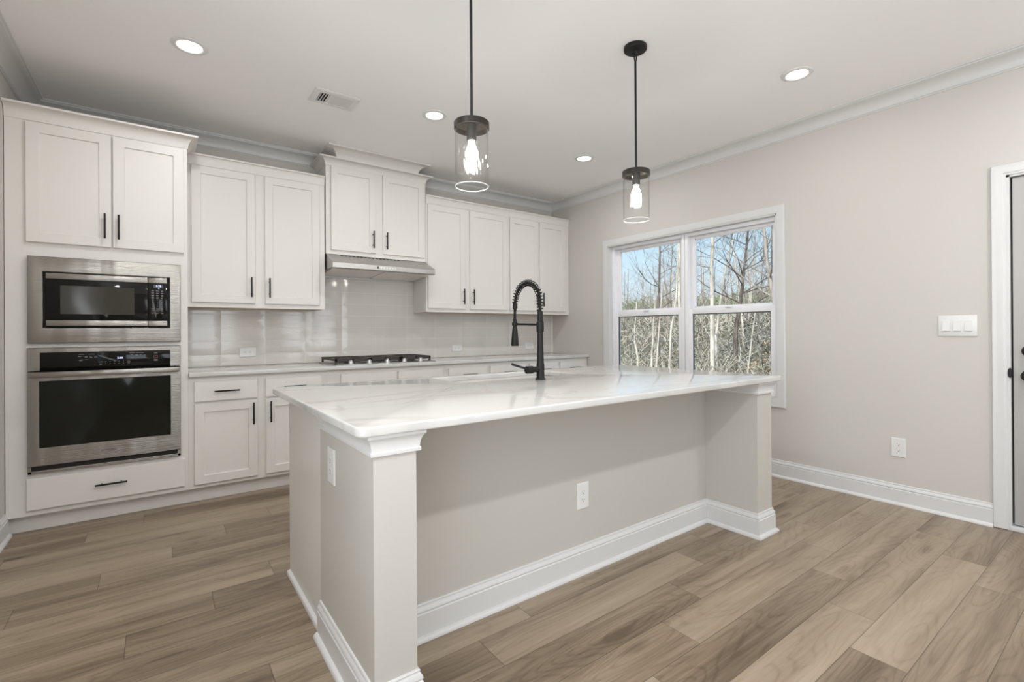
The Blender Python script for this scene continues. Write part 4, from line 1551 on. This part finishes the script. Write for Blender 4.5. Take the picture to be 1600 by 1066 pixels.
tree(x, y, [(0, 0, 0), (0.0, 0.05, 2.6), (0.0, -0.02, 4.5), (0.1, -0.05, 8.0)], 0.075, D2, 'dark slender tree in the middle of the left window', None, 9, 2, 0.45, 61, 2.2)
x, y = on_ray(1018, 9.0)
tree(x, y, [(0, 0, 0), (0, 0, 1.5), (0.02, -0.05, 2.6), (0.1, -0.1, 4.0)], 0.050, W2, 'left one of two close white trunks low in the left window', None, 3, 1, 0.7, 71, 0.8)
x, y = on_ray(1025, 9.2)
tree(x, y, [(0, 0, 0), (0, -0.02, 1.5), (0.02, -0.10, 2.7), (0.1, -0.2, 4.2)], 0.047, W2, 'right one of two close white trunks low in the left window', None, 3, 1, 0.7, 72, 0.8)
x, y = on_ray(1045, 8.6)
tree(x, y, [(0, 0, 0), (0.0, -0.03, 1.6), (0, -0.08, 2.6), (0.0, -0.28, 3.6), (0, -0.36, 5.5)], 0.050, W2, 'crooked white tree just left of the mullion', None, 6, 2, 0.5, 81, 1.2)
x, y = on_ray(1000, 10.5)
tree(x, y, [(0, 0, 0), (0.0, 0.15, 1.6), (0.0, 0.28, 2.3), (0, 0.1, 3.8)], 0.050, W2, 'small forked pale tree at the left of the left window', None, 7, 2, 0.45, 91, 1.2)

# the wood behind: thinner bare trees on the slope
rnd = random.Random(99)
for k in range(36):
    px = rnd.uniform(945, 1235)
    dist = rnd.uniform(17, 46)
    x, y = on_ray(px, dist)
    h = rnd.uniform(4.5, 7.5)
    l = rnd.uniform(-0.6, 0.6)
    tree(x, y, [(0, 0, 0), (0, l * 0.3, h * 0.4), (rnd.uniform(-.3, .3), l, h)], rnd.uniform(0.05, 0.10), (G2 if rnd.random() < 0.86 else W2),
         'thin bare tree on the wooded slope behind the window', 'bare trees on the slope', 10, 2, 0.25, 200 + k, rnd.uniform(1.3, 2.2))

# more of the same wood to either side, where a step sideways would show it
for k in range(30):
    px = rnd.choice((rnd.uniform(820, 940), rnd.uniform(1240, 1380)))
    x, y = on_ray(px, rnd.uniform(9, 40))
    h = rnd.uniform(4.5, 7.5)
    tree(x, y, [(0, 0, 0), (0, 0.1, h * 0.4), (rnd.uniform(-.3, .3), rnd.uniform(-.5, .5), h)], rnd.uniform(0.05, 0.10), G2 if rnd.random() < 0.7 else W2,
         'thin bare tree on the wooded slope behind the window', 'bare trees on the slope', 8, 2, 0.25, 500 + k, rnd.uniform(1.3, 2.0))

# undergrowth nobody could count
def brush(name, mat, n, seed, rmin, rmax, label):
    br = MB()
    rnd = random.Random(seed)
    for k in range(n):
        dist = 7.5 + 48 * rnd.random() ** 1.3
        px = rnd.uniform(800, 1400)
        x, y = on_ray(px, dist)
        z = ground_z(x, y)
        L = rnd.uniform(0.5, 1.9) * (0.7 + dist / 110)
        d = Vector((rnd.uniform(-1, 1), rnd.uniform(-1, 1), rnd.uniform(0.0, 1.3))).normalized()
        r_ = rnd.uniform(rmin, rmax) * (0.7 + dist / 18)
        p = Vector((x, y, z + rnd.uniform(0, 1.0)))
        bend = Vector((rnd.uniform(-.3, .3), rnd.uniform(-.3, .3), rnd.uniform(-.3, .1))) * L
        br.tube([p, p + d * L * 0.5, p + d * L + bend], [r_, r_ * 0.7, r_ * 0.25], 3, cap=False)
    tag(br.build(name, mat, smooth=0, recalc=False), label, 'undergrowth', kind='stuff')


brush('undergrowth', M['twig'], 8400, 5, 0.004, 0.011, 'tangle of pale bare twigs covering the slope outside')
brush('undergrowth', M['twig_dark'], 8400, 6, 0.004, 0.013, 'tangle of dark brush covering the slope outside')


def leaves(name, mat, label, spots, n, size):
    lf = MB()
    rnd = random.Random(len(name) + n)
    for (px, dist, w, hgt) in spots:
        cx_, cy_ = on_ray(px, dist)
        for k in range(n):
            a = rnd.uniform(0, 2 * math.pi)
            rr_ = w * rnd.random() ** 0.5
            x, y = cx_ + rr_ * math.cos(a), cy_ + rr_ * math.sin(a)
            z = ground_z(x, y) + hgt * rnd.random() * (1 - 0.6 * rr_ / w)
            s = size * rnd.uniform(0.5, 1.3)
            u_ = Vector((rnd.uniform(-1, 1), rnd.uniform(-1, 1), rnd.uniform(-1, 1))).normalized() * s
            v_ = u_.orthogonal().normalized() * s * 0.5
            p = Vector((x, y, z))
            lf.add([p - u_, p + v_, p + u_, p - v_], [(0, 1, 2, 3)])
    o = lf.build(name, mat, smooth=0, recalc=False)
    tag(o, label, 'foliage', kind='stuff')


leaves('evergreen_foliage', M['leaf_green'], 'green bushes along the crest of the slope', [(rnd.uniform(820, 1380), rnd.uniform(36, 60), rnd.uniform(1.5, 3), rnd.uniform(1.2, 2.8)) for _ in range(60)], 260, 0.22)
leaves('dry_foliage', M['leaf_tan'], 'dry tan leaves and grass near the window bottom', [(1195, 8.5, 1.2, 1.3), (1160, 9, 1.0, 0.8), (1090, 11, 1.2, 0.7), (1205, 12, 1.0, 2.0), (1030, 13, 1.5, 1.2)], 500, 0.05)
